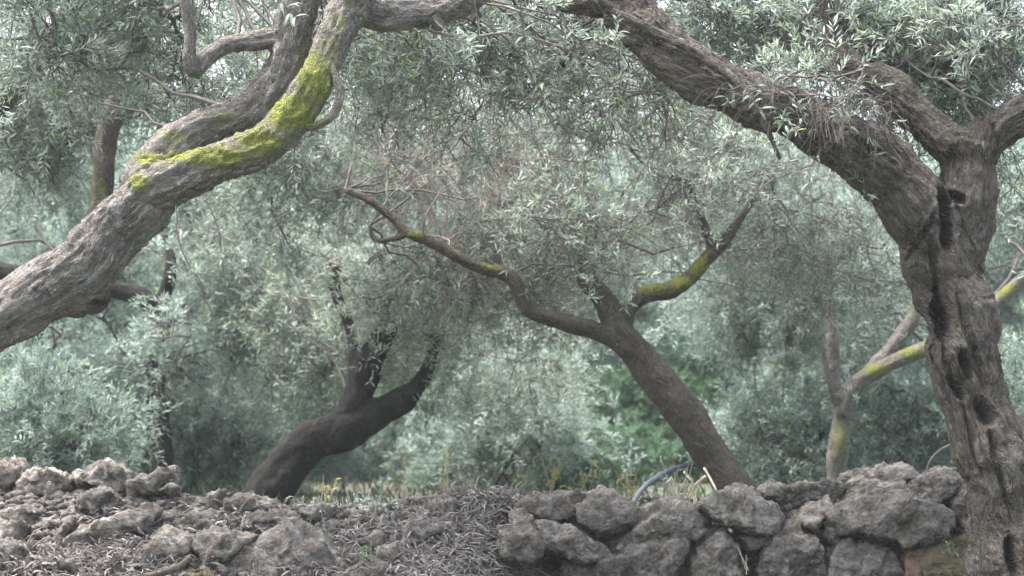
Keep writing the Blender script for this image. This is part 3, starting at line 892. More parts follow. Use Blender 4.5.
crown(tree_g, wg[(wlg < 2)], [(80, 60, 13.9, 1.1, 0.6, 0.6, 3), (200, 60, 14.0, 0.9, 0.6, 0.6, 2), (20, 150, 14.2, 0.7, 0.5, 0.4, 1.3), (190, 100, 13.8, 0.5, 0.3, 0.4, 1), (300, 180, 14.4, 0.7, 0.6, 0.6, 1.5)],
      100, 8, 5, 11, 0.068, 26, tips=limb_tips(wg, wlg, [0, 1]), light=0.06, droop=0.25)

tree_f = thing('olive_tree', 'olive tree behind the right trunk with a yellow-green mossy branch rising to the right', 'tree', group='olive trees in the grove')
wf, wlf = wood(tree_f, [
    ('trunk', [(836, 545, 16.0, 13), (838, 480, 16.0, 10), (839, 445, 16.0, 9.5), (840, 412, 16.0, 8.5), (836, 380, 16.0, 6.5), (832, 340, 16.0, 6), (828, 300, 16.05, 5.5), (820, 250, 16.1, 6), (830, 190, 16.2, 4)]),
    ('limb', [(842, 415, 15.98, 9), (852, 388, 15.96, 8.5), (872, 374, 15.94, 8), (900, 360, 15.9, 7.5), (935, 343, 15.86, 7.5), (975, 320, 15.84, 7), (1005, 295, 15.82, 6.5), (1040, 262, 15.8, 5)]),
    ('limb', [(850, 392, 16.02, 7), (875, 365, 16.05, 7), (895, 345, 16.08, 7), (912, 318, 16.1, 7), (920, 280, 16.1, 6), (930, 220, 16.2, 6)]),
    ('branch', [(832, 400, 15.95, 3), (822, 350, 15.9, 3), (808, 300, 15.9, 2.4), (796, 260, 15.9, 2)]),
], M_BARK_LEFT, 0.017, 17, moss=[(840, 440, 10, 30, 0.7), (940, 340, 40, 10, 0.7), (975, 318, 30, 12, 0.7), (880, 370, 30, 8, 0.9), (915, 353, 20, 8, 0.9), (1005, 290, 20, 12, 0.8), (915, 290, 10, 30, 0.6)], bark_amp=0.005, steps=4)
crown(tree_f, wf[wlf > 0], [(900, 250, 17.0, 1.2, 0.7, 0.8, 3), (800, 330, 17.0, 0.9, 0.6, 0.7, 2), (960, 400, 17.2, 0.8, 0.5, 0.6, 2), (1000, 200, 16.6, 0.8, 0.6, 0.6, 1.5), (740, 280, 17.0, 0.9, 0.6, 0.6, 1.6)],
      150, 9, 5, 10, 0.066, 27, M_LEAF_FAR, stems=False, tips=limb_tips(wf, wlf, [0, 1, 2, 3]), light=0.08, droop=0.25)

# ------------------------------------------------------------------ shrubs behind the wall
def shrub(px, py, d, rx, ry, rz, n, leaf, seed, label, mat, light=0.0, group='shrubs behind the wall', width=0.24, name='shrub'):
    t = thing(name, label, 'shrub', group=group)
    c = P(px, py, d)
    g0 = np.array([c[0], c[1], gz1(c[0], c[1])])
    rng = np.random.default_rng(seed)
    stem = np.array([g0 + np.array([rng.normal() * 0.12, rng.normal() * 0.12, k * 0.04]) for k in range(12)])
    crown(t, stem, [(px, py, d, rx, ry, rz, 3), (px + 20, py + 30, d, rx * 0.9, ry, rz * 0.8, 1)], n, 7, 5, 10, leaf, seed, mat, droop=0.25, leafless=0.05, r_main=0.009, light=light, width=width, stems=False)
    return t


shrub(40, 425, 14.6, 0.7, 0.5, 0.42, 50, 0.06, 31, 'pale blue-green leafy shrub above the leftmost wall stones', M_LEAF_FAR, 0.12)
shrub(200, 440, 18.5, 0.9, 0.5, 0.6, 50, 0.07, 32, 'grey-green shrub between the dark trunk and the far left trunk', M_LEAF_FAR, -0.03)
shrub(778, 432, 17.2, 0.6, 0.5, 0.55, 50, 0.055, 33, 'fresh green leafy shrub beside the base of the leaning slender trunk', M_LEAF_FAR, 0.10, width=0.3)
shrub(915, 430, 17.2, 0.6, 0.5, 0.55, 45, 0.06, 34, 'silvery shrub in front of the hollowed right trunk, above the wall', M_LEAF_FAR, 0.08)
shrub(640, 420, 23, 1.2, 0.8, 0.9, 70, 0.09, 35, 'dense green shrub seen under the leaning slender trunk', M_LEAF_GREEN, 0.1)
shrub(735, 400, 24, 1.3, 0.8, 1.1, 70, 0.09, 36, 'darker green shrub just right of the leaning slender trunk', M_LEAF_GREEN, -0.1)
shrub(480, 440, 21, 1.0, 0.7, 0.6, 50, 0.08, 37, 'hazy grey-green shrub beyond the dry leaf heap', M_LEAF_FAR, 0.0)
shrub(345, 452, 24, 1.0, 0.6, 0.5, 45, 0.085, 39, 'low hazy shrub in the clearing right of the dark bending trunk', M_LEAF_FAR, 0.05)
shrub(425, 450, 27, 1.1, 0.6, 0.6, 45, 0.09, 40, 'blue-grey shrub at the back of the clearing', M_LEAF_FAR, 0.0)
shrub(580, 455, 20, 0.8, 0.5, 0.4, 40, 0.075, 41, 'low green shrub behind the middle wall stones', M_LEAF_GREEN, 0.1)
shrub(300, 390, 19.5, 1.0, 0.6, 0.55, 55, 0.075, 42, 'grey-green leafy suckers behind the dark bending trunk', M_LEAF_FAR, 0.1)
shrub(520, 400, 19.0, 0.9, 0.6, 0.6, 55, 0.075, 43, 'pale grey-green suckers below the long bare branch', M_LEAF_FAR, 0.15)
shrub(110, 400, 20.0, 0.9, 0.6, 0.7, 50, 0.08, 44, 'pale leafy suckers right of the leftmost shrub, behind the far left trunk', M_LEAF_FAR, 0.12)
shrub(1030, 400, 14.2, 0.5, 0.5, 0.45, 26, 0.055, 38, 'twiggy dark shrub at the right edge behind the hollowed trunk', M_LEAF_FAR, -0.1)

# ------------------------------------------------------------------ far trees: one built, the rest copied
far0 = thing('olive_tree', 'far olive tree', 'tree', group='olive trees in the grove')
wfar, wlfar = wood(far0, [
    ('trunk', [(512, 470, 30, 10), (508, 450, 30, 7), (512, 425, 30, 6.5), (508, 400, 30, 6)]),
    ('limb', [(508, 405, 30, 6), (480, 370, 30, 5), (455, 340, 30, 3.5), (440, 300, 30, 2.5)]),
    ('limb', [(508, 405, 30, 6), (530, 370, 30.2, 5), (560, 335, 30.4, 3.5), (570, 290, 30.4, 2.5)]),
    ('limb', [(508, 405, 30, 5), (512, 360, 29.7, 4), (505, 310, 29.7, 3)]),
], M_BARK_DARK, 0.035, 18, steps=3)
crown(far0, wfar[wlfar > 0], [(460, 330, 30, 1.5, 1.3, 1.0, 2), (560, 330, 30, 1.5, 1.3, 1.0, 2), (510, 280, 30, 1.6, 1.4, 1.0, 2), (510, 380, 30, 1.8, 1.4, 0.6, 1.5)],
      170, 8, 6, 11, 0.095, 28, M_LEAF_FAR, stems=False, droop=0.45, r_main=0.014, sub_len=(0.3, 0.7), sprig_len=(0.1, 0.3))
b0 = P(512, 466, 30)
for ch in far0.children:      # put the tree's base at its own origin
    ch.location = (-b0[0], -b0[1], -gz1(b0[0], b0[1]))
FAR = [(60, 22.5, 0.95, 'hazy olive tree nearest the left edge, far behind the low dark branch'),
       (270, 24, 1.0, 'hazy olive tree far behind the dark bending trunk'),
       (430, 27, 1.0, 'hazy olive tree seen through the gap under the dark forked trunk'),
       (560, 25, 1.05, 'hazy olive tree far behind the dry leaf heap'),
       (860, 23, 1.0, 'hazy olive tree far behind the trunk with yellow-green moss'),
       (1010, 25, 1.05, 'hazy olive tree far behind the hollowed trunk at right'),
       (160, 33, 1.25, 'distant olive tree behind the far left trunk'),
       (350, 36, 1.3, 'distant olive tree left of centre, behind the others'),
       (660, 35, 1.3, 'distant olive tree above the dense green shrub'),
       (780, 34, 1.25, 'distant olive tree right of the leaning slender trunk'),
       (500, 42, 1.6, 'most distant olive tree in the middle of the grove'),
       (940, 38, 1.4, 'distant olive tree behind the right-hand crowns'),
       (30, 40, 1.5, 'most distant olive tree at the left')]
rr = random.Random(4)
for i, (px, d, s, lab) in enumerate(FAR):
    p = P(px, 460, d)
    loc = (p[0], d, gz1(p[0], d) - 0.03)
    sc3 = (s * rr.uniform(0.95, 1.1), s * rr.uniform(0.95, 1.1), s * rr.uniform(0.95, 1.15))
    if i == 0:
        far0.location, far0.rotation_euler, far0.scale = loc, (0, 0, rr.uniform(0, 6.28)), sc3
        far0['label'] = lab
    else:
        copy_tree(far0, loc, rr.uniform(0, 6.28), sc3, lab)

# far-off wood on the rising ground, one mass
rng = np.random.default_rng(77)
n = 42000
wx, wy = rng.uniform(-26, 26, n), rng.uniform(50, 74, n)
ph = 6.0 + 3.0 * fbm(np.stack([wx * 0.25, wy * 0.25, wx * 0], 1), 3, 8)
wz = ground_z(wx, wy) + ph * rng.random(n) ** 0.7
wo = np.stack([wx, wy, wz], 1)
v, tri, _ = leaves(wo, ball(rng, n), ball(rng, n), rng.uniform(0.35, 0.6, n), rng.uniform(0.12, 0.22, n), False)
tint = np.clip(0.4 + 0.3 * fbm(wo * 0.5, 3, 9) + 0.35 * (rng.random(n) - 0.5), 0, 0.95)
add('distant_wood', np_mesh('distant_wood', v, [tri], M_LEAF_FAR, False, {'tint': np.repeat(tint, 2)}), kind='stuff', label='distant mass of grey-green trees closing off the grove', category='wood')

# ------------------------------------------------------------------ dry stone wall
def ico(sub):
    import bmesh
    bm = bmesh.new()
    bmesh.ops.create_icosphere(bm, subdivisions=sub, radius=1)
    v = np.array([x.co[:] for x in bm.verts])
    f = np.array([[x.index for x in fc.verts] for fc in bm.faces])
    bm.free()
    return v, f


ICO = {k: ico(k) for k in (2, 3, 4, 5)}


def stone_mesh(poly, depth, seed, sub=4, mat=None, rough=1.0, sharp=50):
    """poly: (n,2) outline in metres round its own centre (x, z); convex stone of that outline with real depth"""
    rng = np.random.default_rng(seed)
    v, f = ICO[sub]
    poly = np.asarray(poly, float)
    area = 0.5 * np.sum(poly[:, 0] * np.roll(poly[:, 1], -1) - np.roll(poly[:, 0], -1) * poly[:, 1])
    if area < 0:
        poly = poly[::-1]
    nx = np.roll(poly, -1, 0)
    e = nx - poly
    nrm = np.stack([e[:, 1], -e[:, 0]], 1)
    nrm = nrm / np.maximum(np.linalg.norm(nrm, axis=1, keepdims=True), 1e-9)
    dist = (nrm * poly).sum(1)
    h = depth / 2
    planes = [(np.array([a, rng.uniform(-0.3, 0.15), b]), max(dd, 0.015)) for (a, b), dd in zip(nrm, dist)]
    size = np.abs(poly).max(0)
    planes.append((np.array([0, 1.0, 0]), h))
    for _ in range(4):
        n = norm(np.array([rng.normal() * 0.22, -1.0, rng.normal() * 0.22 + 0.08]))
        planes.append((n, h * rng.uniform(0.8, 1.05)))
    for _ in range(3):
        n = norm(np.array([rng.normal(), -1.0, rng.normal()]))
        reach = abs(n[0]) * size[0] + abs(n[2]) * size[1] + abs(n[1]) * h
        planes.append((n, reach * rng.uniform(0.6, 0.75)))
    s = 0
    for n, dd in planes:
        s = s + np.maximum(0, v @ n / dd) ** sharp
    r = s ** (-1.0 / sharp)
    p = v * r[:, None]
    sz = max(size.max(), 0.03)
    nn = norm(p / np.array([size[0], h, size[1]]) ** 2)
    off = rng.uniform(0, 50, 3)
    wp = p / sz * 1.7 + 0.35 * np.stack([fbm(p / sz * 2.5 + off + k, 2, seed + 20 + k) for k in range(3)], 1) + off
    cv, ed = worley(wp, seed)
    cv2, ed2 = worley(wp * 3.1, seed + 50)
    chip = (cv - 0.6) * smooth(0.0, 0.07, ed) * 0.25 * sz + (cv2 - 0.5) * smooth(0, 0.12, ed2) * 0.05 * sz
    p = p + nn * (rough * (chip + 0.07 * sz * fbm(p / sz * 2.6 + off, 3, seed) + 0.022 * fbm(p * 20 + off, 4, seed + 1, 0.7)))[:, None]
    if sub >= 4:
        _, e3 = worley(p * 38 + off, seed + 70)
        p = p - nn * (0.012 * (1 - smooth(0.0, 0.35, e3)) * smooth(-0.2, 0.3, fbm(p * 9 + off, 2, seed + 71)))[:, None]
    return np_mesh('stone', p, [f], mat or M_STONE, True)


wall = thing('dry_stone_wall', 'tumbledown dry stone wall of grey limestone running along the bottom', 'wall', tuple(P(512, 690, 11.0)))
wall_inv = np.array(wall.location)


def put_stone(poly_px, d, seed, depth=0.32, mat=None, sub=4, rough=1.0, name='stone', grow=1.09, label=None):
    w = np.array([P(x, y, d) for x, y in poly_px])
    c = w.mean(0)
    me = stone_mesh((w - c)[:, [0, 2]] * grow, depth, seed, sub, mat, rough)
    o = add(name, me, wall, tuple(c - wall_inv))
    if label:
        o['label'] = label
    return o


RIGHT = [
    ([(519, 502), (530, 494), (560, 493), (587, 499), (584, 521), (560, 523), (540, 517), (525, 519)], 10.75, M_STONE_PALE),
    ([(536, 526), (548, 521), (575, 526), (600, 543), (606, 553), (577, 560), (562, 557), (540, 551)], 10.6, M_STONE_PALE),
    ([(562, 556), (600, 554), (612, 562), (600, 592), (558, 592)], 10.72, M_STONE),
    ([(577, 502), (595, 495), (612, 496), (648, 512), (657, 518), (640, 526), (620, 531), (598, 535), (584, 522)], 10.65, M_STONE),
    ([(610, 545), (624, 528), (638, 524), (636, 546), (612, 556)], 10.68, M_STONE_PALE),
    ([(634, 526), (655, 508), (685, 502), (709, 520), (700, 537), (672, 544), (640, 546)], 10.62, M_STONE),
    ([(596, 562), (615, 553), (640, 546), (686, 542), (682, 560), (668, 580), (640, 592), (598, 592)], 10.55, M_STONE_PALE),
    ([(696, 506), (722, 490), (735, 488), (757, 497), (778, 515), (771, 533), (752, 534), (728, 526), (710, 521)], 10.6, M_STONE_PALE),
    ([(690, 556), (705, 536), (722, 532), (736, 548), (742, 576), (737, 592), (688, 592)], 10.6, M_STONE),
    ([(664, 570), (688, 546), (702, 545), (697, 592), (662, 592)], 10.8, M_STONE_DARK),  # set-back stone in a darker tone, standing in for the shadow in this gap
    ([(732, 535), (752, 533), (772, 535), (770, 544), (740, 545)], 10.7, M_STONE),
    ([(757, 570), (767, 541), (785, 525), (797, 524), (820, 548), (824, 575), (812, 595), (763, 595)], 10.56, M_STONE),
    ([(795, 521), (812, 512), (835, 505), (839, 512), (823, 523), (818, 531)], 10.62, M_STONE_PALE),
    ([(816, 531), (835, 525), (842, 540), (832, 547), (820, 542)], 10.66, M_STONE),
    ([(757, 491), (770, 482), (782, 487), (780, 499), (764, 502)], 10.75, M_STONE_PALE),
    ([(846, 506), (855, 491), (870, 483), (890, 481), (903, 492), (899, 501), (880, 504), (855, 508)], 10.7, M_STONE),
    ([(846, 484), (858, 474), (880, 468), (897, 464), (913, 471), (908, 484), (882, 488), (855, 491)], 10.85, M_STONE_PALE),
    ([(830, 522), (840, 512), (875, 498), (905, 496), (930, 504), (949, 514), (950, 526), (940, 537), (900, 545), (888, 546), (862, 540), (836, 538)], 10.55, M_STONE_PALE),
    ([(903, 491), (915, 480), (935, 470), (951, 473), (964, 480), (958, 496), (945, 501), (925, 503), (907, 499)], 10.7, M_STONE),
    ([(948, 511), (957, 490), (968, 476), (984, 474), (992, 500), (990, 532), (975, 534), (955, 527)], 10.62, M_STONE_PALE),
    ([(825, 578), (832, 551), (845, 542), (870, 544), (896, 551), (900, 595), (826, 595)], 10.6, M_STONE),
    ([(899, 562), (904, 550), (920, 543), (932, 540), (926, 560), (918, 595), (898, 595)], 10.6, M_STONE_PINK),
    ([(918, 568), (931, 542), (955, 537), (980, 540), (985, 595), (912, 595)], 10.58, M_STONE_OCHRE),
    ([(955, 541), (964, 532), (978, 533), (980, 541)], 10.56, M_STONE_PINK),
    ([(940, 529), (955, 527), (964, 534), (950, 540)], 10.7, M_STONE),
    ([(985, 478), (1010, 470), (1040, 472), (1050, 500), (1000, 515)], 10.7, M_STONE),
    ([(985, 515), (1040, 500), (1060, 540), (1040, 560), (985, 555)], 10.7, M_STONE),
    ([(980, 555), (1050, 552), (1060, 595), (985, 595)], 10.7, M_STONE),
    ([(1045, 480), (1075, 478), (1090, 530), (1060, 545)], 10.75, M_STONE),
]
for i, (poly, d, m) in enumerate(RIGHT):
    lab = {M_STONE_PINK: 'pinkish-tan broken stone face', M_STONE_OCHRE: 'dull greenish-grey stone'}.get(m)
    put_stone(poly, d, 100 + i, 0.34, m, 5 if i < 25 else 4, 1.0, label=lab)
LEFT = [
    ([(-18, 466), (8, 460), (21, 465), (23, 479), (10, 488), (-18, 491)], 10.85, M_STONE_PALE),
    ([(13, 487), (30, 472), (48, 467), (66, 472), (74, 482), (74, 494), (40, 496), (17, 494)], 10.8, M_STONE_PALE),
    ([(71, 479), (85, 468), (103, 461), (125, 467), (135, 476), (129, 490), (105, 492), (78, 490)], 10.8, M_STONE_PALE),
    ([(126, 483), (150, 472), (165, 467), (172, 478), (163, 494), (140, 500), (127, 497)], 10.75, M_STONE),
    ([(158, 492), (170, 484), (178, 488), (172, 499)], 10.7, M_STONE_PALE),
    ([(-12, 526), (8, 520), (29, 525), (26, 535), (-12, 538)], 10.35, M_STONE_PALE),
    ([(58, 531), (72, 516), (76, 526), (68, 541), (59, 540)], 10.3, M_STONE),
    ([(78, 504), (88, 492), (110, 491), (122, 502), (111, 514), (86, 514)], 10.55, M_STONE),
    ([(66, 542), (85, 528), (126, 511), (124, 536), (100, 554), (74, 554)], 10.3, M_STONE),
    ([(193, 549), (200, 535), (225, 530), (252, 534), (258, 540), (241, 554), (226, 570), (214, 571), (201, 561)], 10.1, M_STONE_PALE),
    ([(220, 592), (240, 554), (265, 533), (300, 527), (332, 545), (354, 592)], 10.05, M_STONE),
    ([(228, 501), (245, 494), (258, 497), (277, 507), (263, 517), (240, 517), (227, 509)], 10.6, M_STONE),
    ([(148, 541), (165, 532), (185, 535), (196, 546), (190, 562), (165, 567), (149, 556)], 10.15, M_STONE),
    ([(241, 526), (255, 515), (280, 512), (302, 520), (291, 529), (262, 533)], 10.4, M_STONE),
    ([(176, 577), (195, 568), (215, 568), (219, 592), (178, 592)], 10.05, M_STONE_OCHRE),
    ([(203, 501), (215, 493), (227, 490), (224, 501), (208, 507)], 10.7, M_STONE),
    ([(173, 521), (195, 513), (217, 520), (211, 532), (179, 532)], 10.4, M_STONE),
    ([(5, 512), (22, 505), (40, 510), (36, 522), (10, 522)], 10.5, M_STONE),
    ([(-10, 548), (12, 540), (30, 548), (28, 570), (-10, 572)], 10.1, M_STONE),
    ([(356, 543), (372, 533), (386, 536), (384, 547), (364, 550)], 10.2, M_STONE),
    ([(426, 513), (440, 500), (457, 503), (460, 519), (440, 524)], 10.55, M_STONE),
    ([(403, 526), (425, 519), (442, 530), (426, 547), (404, 542)], 10.25, M_STONE),
    ([(378, 549), (396, 545), (402, 561), (385, 567)], 10.1, M_STONE_PALE),
    ([(498, 531), (528, 524), (547, 545), (532, 562), (503, 557)], 10.35, M_STONE),
    ([(512, 512), (528, 514), (538, 530), (522, 537), (510, 526)], 10.5, M_STONE),
    ([(300, 510), (318, 503), (335, 508), (330, 520), (306, 522)], 10.5, M_STONE),
    ([(345, 572), (370, 560), (398, 566), (400, 592), (345, 592)], 10.0, M_STONE),
    ([(120, 520), (140, 508), (158, 514), (152, 532), (128, 535)], 10.35, M_STONE),
    ([(40, 560), (62, 552), (85, 560), (82, 585), (42, 585)], 10.05, M_STONE),
]
for i, (poly, d, m) in enumerate(LEFT):
    put_stone(poly, d, 200 + i, 0.25, m, 4, 1.2, grow=1.06)


# earth and rubble the stones lie in (collapsed on the left, upright on the right)
def face_d(x, y):
    """distance of the wall's surface, leaning back on the collapsed left side"""
    lean = 1 - smooth(440, 560, x)
    return 10.95 - lean * (0.10 + 0.85 * np.clip((y - 488) / 88, -0.3, 1.6))


def top_y(x):
    return np.interp(x, [-200, 0, 60, 130, 175, 230, 300, 360, 420, 500, 560, 640, 700, 760, 800, 850, 900, 960, 1100],
                     [488, 488, 492, 492, 496, 500, 506, 508, 500, 494, 506, 512, 510, 500, 486, 484, 484, 484, 486])


cols, rows = 190, 46
X, R = np.meshgrid(np.linspace(-220, 1180, cols), np.arange(rows))
Tt = R / (rows - 1)
ty = top_y(X)
Y = np.where(Tt < 0.25, ty, ty + (Tt - 0.25) / 0.75 * (760 - ty))
D = face_d(X, Y)
back = np.where(Tt < 0.25, (0.25 - Tt) / 0.25 * 0.9, 0)
pts = np.array([P(x, y, d) for x, y, d in zip(X.ravel(), Y.ravel(), D.ravel())])
pts[:, 1] += back.ravel()
pts[:, 2] -= back.ravel() * 0.25
dn = fbm(pts * 7, 4, 41)
pts[:, 1] -= 0.06 * dn
pts[:, 2] += 0.05 * dn * (1 - smooth(560, 620, X.ravel()) * 0.5)
ii, jj = np.meshgrid(np.arange(cols - 1), np.arange(rows - 1))
i0 = (jj * cols + ii).ravel()
add('earth_fill', np_mesh('earth_fill', pts - wall_inv, [np.stack([i0, i0 + cols, i0 + cols + 1, i0 + 1], 1)], M_EARTH, True), wall)

# smaller rubble stones, alike pieces sharing six meshes
rr = random.Random(9)
VAR = []
for k in range(8):
    n = 7
    poly = [(math.cos(2 * math.pi * j / n + rr.uniform(-.3, .3)) * rr.uniform(0.75, 1.1), math.sin(2 * math.pi * j / n + rr.uniform(-.3, .3)) * rr.uniform(0.55, 0.85)) for j in range(n)]
    me = stone_mesh(np.array(poly) * 0.1, 0.17, 300 + k, 3, [M_STONE, M_STONE_PALE, M_STONE, M_STONE_DARK][k % 4], 1.3)
    VAR.append(me)


def rubble(x, y, rpx, lift=0.0):
    d = float(face_d(x, y)) - 0.04 - lift
    p = P(x, y, d)
    o = add('stone', rr.choice(VAR), wall, tuple(p - wall_inv))
    s = rpx * d / FPX / 0.1
    o.scale = (s * rr.uniform(0.9, 1.3), s, s * rr.uniform(0.7, 1.0))
    o.rotation_euler = (rr.uniform(-0.6, 0.6), rr.uniform(-0.5, 0.5), rr.uniform(0, 6.28))


taken = [np.mean(p, 0) for p, _, _ in LEFT + RIGHT]
cnt = 0
for _ in range(4000):
    if cnt >= 165:
        break
    x = rr.uniform(-15, 560)
    y = rr.uniform(float(top_y(x)) + 2, 580)
    if min((x - t[0]) ** 2 / 1.6 + (y - t[1]) ** 2 for t in taken) < 13 ** 2:
        continue
    rubble(x, y, rr.choice([4, 5, 6, 7, 8, 10, 13]))
    cnt += 1
for x, y, s in [(775, 508, 5), (785, 500, 6), (800, 497, 6), (790, 510, 4), (812, 490, 7), (826, 484, 7), (838, 490, 7), (820, 500, 5), (832, 498, 5), (845, 480, 6), (805, 505, 4), (795, 488, 6), (780, 516, 4), (750, 560, 6), (752, 575, 5), (660, 500, 6), (648, 498, 5), (668, 508, 6), (690, 500, 4), (545, 560, 6), (550, 575, 7), (823, 556, 5), (615, 540, 5), (905, 505, 4), (590, 540, 6), (680, 545, 5)]:
    rubble(x, y, s, 0.02)

def inside(x, y, poly):
    c = False
    for (x0, y0), (x1, y1) in zip(poly, poly[1:] + poly[:1]):
        if (y0 > y) != (y1 > y) and x < (x1 - x0) * (y - y0) / (y1 - y0) + x0:
            c = not c
    return c


cnt = 0
for _ in range(6000):       # chinking stones in the joints of the upright part
    if cnt >= 70:
        break
    x = rr.uniform(512, 965)
    y = rr.uniform(float(top_y(x)) + 6, 585)
    if any(inside(x, y, p) for p, _, _ in RIGHT):
        continue
    rubble(x, y, rr.uniform(2.5, 5.5), rr.uniform(0.03, 0.2))
    cnt += 1

# gravel and crumbs between them
rng = np.random.default_rng(51)
n = 6000
gxp = np.where(rng.random(n) < 0.75, rng.uniform(-20, 560, n), rng.uniform(745, 860, n))
gyp = top_y(gxp) + np.abs(rng.normal(size=n)) * np.where(gxp > 700, 12, 40)
gyp = np.minimum(gyp, 590)
gd = face_d(gxp, gyp) - 0.03 - 0.04 * rng.random(n)
gp = np.array([P(x, y, d) for x, y, d in zip(gxp, gyp, gd)])
v2, f2 = ICO[2]
v2 = v2[:12]
f2 = ico(1)[1]
gs = 0.006 + 0.032 * rng.random(n) ** 2.5
gv = (gp[:, None] + v2[None] * gs[:, None, None] * (1 + 0.35 * rng.normal(size=(n, 12, 1))) * np.array([1.2, 1.0, 0.75])).reshape(-1, 3)
gf = (np.arange(n)[:, None, None] * 12 + f2[None]).reshape(-1, 3)
add('gravel', np_mesh('gravel', gv - wall_inv, [gf], M_STONE_PALE, True), wall, kind='stuff')

# ------------------------------------------------------------------ dry leaf litter, sticks, weeds, hose
def litter(name, label, spots, n, n_tw, seed):
    rng = np.random.default_rng(seed)
    sp = np.array(spots, float)
    k = rng.choice(len(sp), n, p=sp[:, 4] / sp[:, 4].sum())
    x = sp[k, 0] + sp[k, 2] * rng.normal(size=n) * 0.55
    y = sp[k, 1] + sp[k, 3] * rng.normal(size=n) * 0.55
    y = np.clip(y, top_y(x) - 4, 600)
    d = face_d(x, y) - 0.05 - 0.13 * rng.random(n)
    o = np.array([P(a, b, c) for a, b, c in zip(x, y, d)])
    dirs = norm(rng.normal(size=(n, 3)) * np.array([1, 0.6, 0.7]) + np.array([0, -0.2, -0.45]))
    ll = rng.uniform(0.04, 0.085, n)
    v, tri, quad = leaves(o, dirs, norm(rng.normal(size=(n, 3)) + np.array([0, -0.6, 0.6])), ll, ll * rng.uniform(0.10, 0.2, n), True, 0.9)
    t = np.clip(rng.beta(1.6, 3.0, n), 0, 1)
    ob = add(name, np_mesh(name, v, [tri, quad], M_LEAF_DRY, False, {'tint': np.concatenate([np.repeat(t, 2), t])}), kind='stuff', label=label, category='dry leaves')
    k = rng.choice(len(sp), n_tw, p=sp[:, 4] / sp[:, 4].sum())
    x = sp[k, 0] + sp[k, 2] * rng.normal(size=n_tw) * 0.5
    y = np.maximum(sp[k, 1] + sp[k, 3] * rng.normal(size=n_tw) * 0.5, top_y(x))
    o = np.array([P(a, b, c) for a, b, c in zip(x, y, face_d(x, y) - 0.1)])
    dirs = norm(rng.normal(size=(n_tw, 3)) * np.array([1, 0.35, 0.7]))
    t = np.linspace(-0.5, 0.5, 6)[None, :, None]
    L = rng.uniform(0.12, 0.4, (n_tw, 1, 1))
    path = o[:, None] + dirs[:, None] * L * t - np.array([0, 0, 1]) * L * t ** 2 * 0.7
    path[:, 1:] += np.cumsum(rng.normal(size=(n_tw, 5, 3)), 1) * L * 0.03
    v, q = tubes(path, rng.uniform(0.0015, 0.004, (n_tw, 1)) * np.ones((1, 6)), 4)
    add('twigs', np_mesh('twigs', v, [q], M_TWIG_DRY), ob, kind='stuff')


litter('dry_leaf_litter', 'heap of pale dry olive leaves and prunings at the middle of the wall', [(455, 530, 55, 28, 3), (490, 500, 45, 10, 1.5), (500, 560, 50, 20, 2), (420, 560, 40, 20, 1.6)], 6500, 260, 61)
litter('dry_leaf_litter', 'dry narrow leaves spilling down the rubble at the lower left corner', [(60, 560, 50, 16, 2), (125, 545, 32, 30, 2), (20, 560, 30, 15, 0.8), (110, 515, 30, 12, 0.6)], 2000, 130, 62)
litter('dry_leaf_litter', 'thin scatter of dry leaves below the dark bending trunk', [(300, 560, 60, 18, 1), (250, 520, 60, 15, 1), (350, 540, 30, 20, 0.6), (190, 540, 50, 25, 0.8)], 1100, 60, 63)


def stick(name, label, pts, rpx, mat, category, sides=8):
    w = np.array([[*P(x, y, d)] for x, y, d in pts])
    s = catmull(w, 0.02)
    n = len(s)
    r = np.interp(np.linspace(0, 1, n), np.linspace(0, 1, len(rpx)), rpx) * pts[0][2] / FPX
    v, q = tubes(s[None], r[None], sides)
    caps = [np.arange(sides)[None, ::-1], (np.arange(sides) + sides * (n - 1))[None]]
    me = np_mesh(name, v, [q] + caps, mat, True)
    return add(name, me, label=label, category=category)


stick('fallen_stick', 'thick grey stick lying among the rubble at lower left', [(146, 577, 9.85), (165, 572, 9.85), (180, 566, 9.86), (190, 557, 9.9)], [4, 3.3, 3.8, 2.6], M_STICK, 'stick')
stick('hose', 'blue-grey hose arching up beside the leaning slender trunk', [(628, 515, 12.2), (637, 496, 12.3), (650, 482, 12.5), (668, 471, 12.8), (688, 465, 13.1), (706, 463, 13.4), (724, 470, 13.6), (745, 500, 13.8)], [2.7], M_HOSE, 'hose', 12)
stick('pipe', 'short black pipe end on the wall beside the hollowed trunk', [(950, 471, 10.9), (966, 471, 10.9), (1000, 473, 10.95)], [3.4], M_BLACK, 'pipe', 12)
stick('pale_stick', 'pale curved stick under the hose', [(690, 498, 11.5), (694, 488, 11.5), (700, 481, 11.5), (706, 476, 11.5)], [1.4, 1.9, 1.5], M_STALK, 'stick')
stick('pale_stick', 'thin straw-coloured stick leaning against the slender trunk base', [(704, 468, 11.8), (711, 480, 11.75), (717, 492, 11.7)], [1.2, 1.3], M_STALK, 'stick')
stick('pale_stick', 'thin dry stalk hanging from the hose', [(684, 472, 11.55), (690, 479, 11.5), (696, 488, 11.5)], [1.0, 1.1], M_STALK, 'stick')
stick('brush_stick', 'bare grey stick poking up beside the hollowed trunk', [(925, 476, 11.6), (932, 458, 11.6), (950, 445, 11.6), (985, 440, 11.6)], [1.2, 0.8], M_TWIG, 'stick')


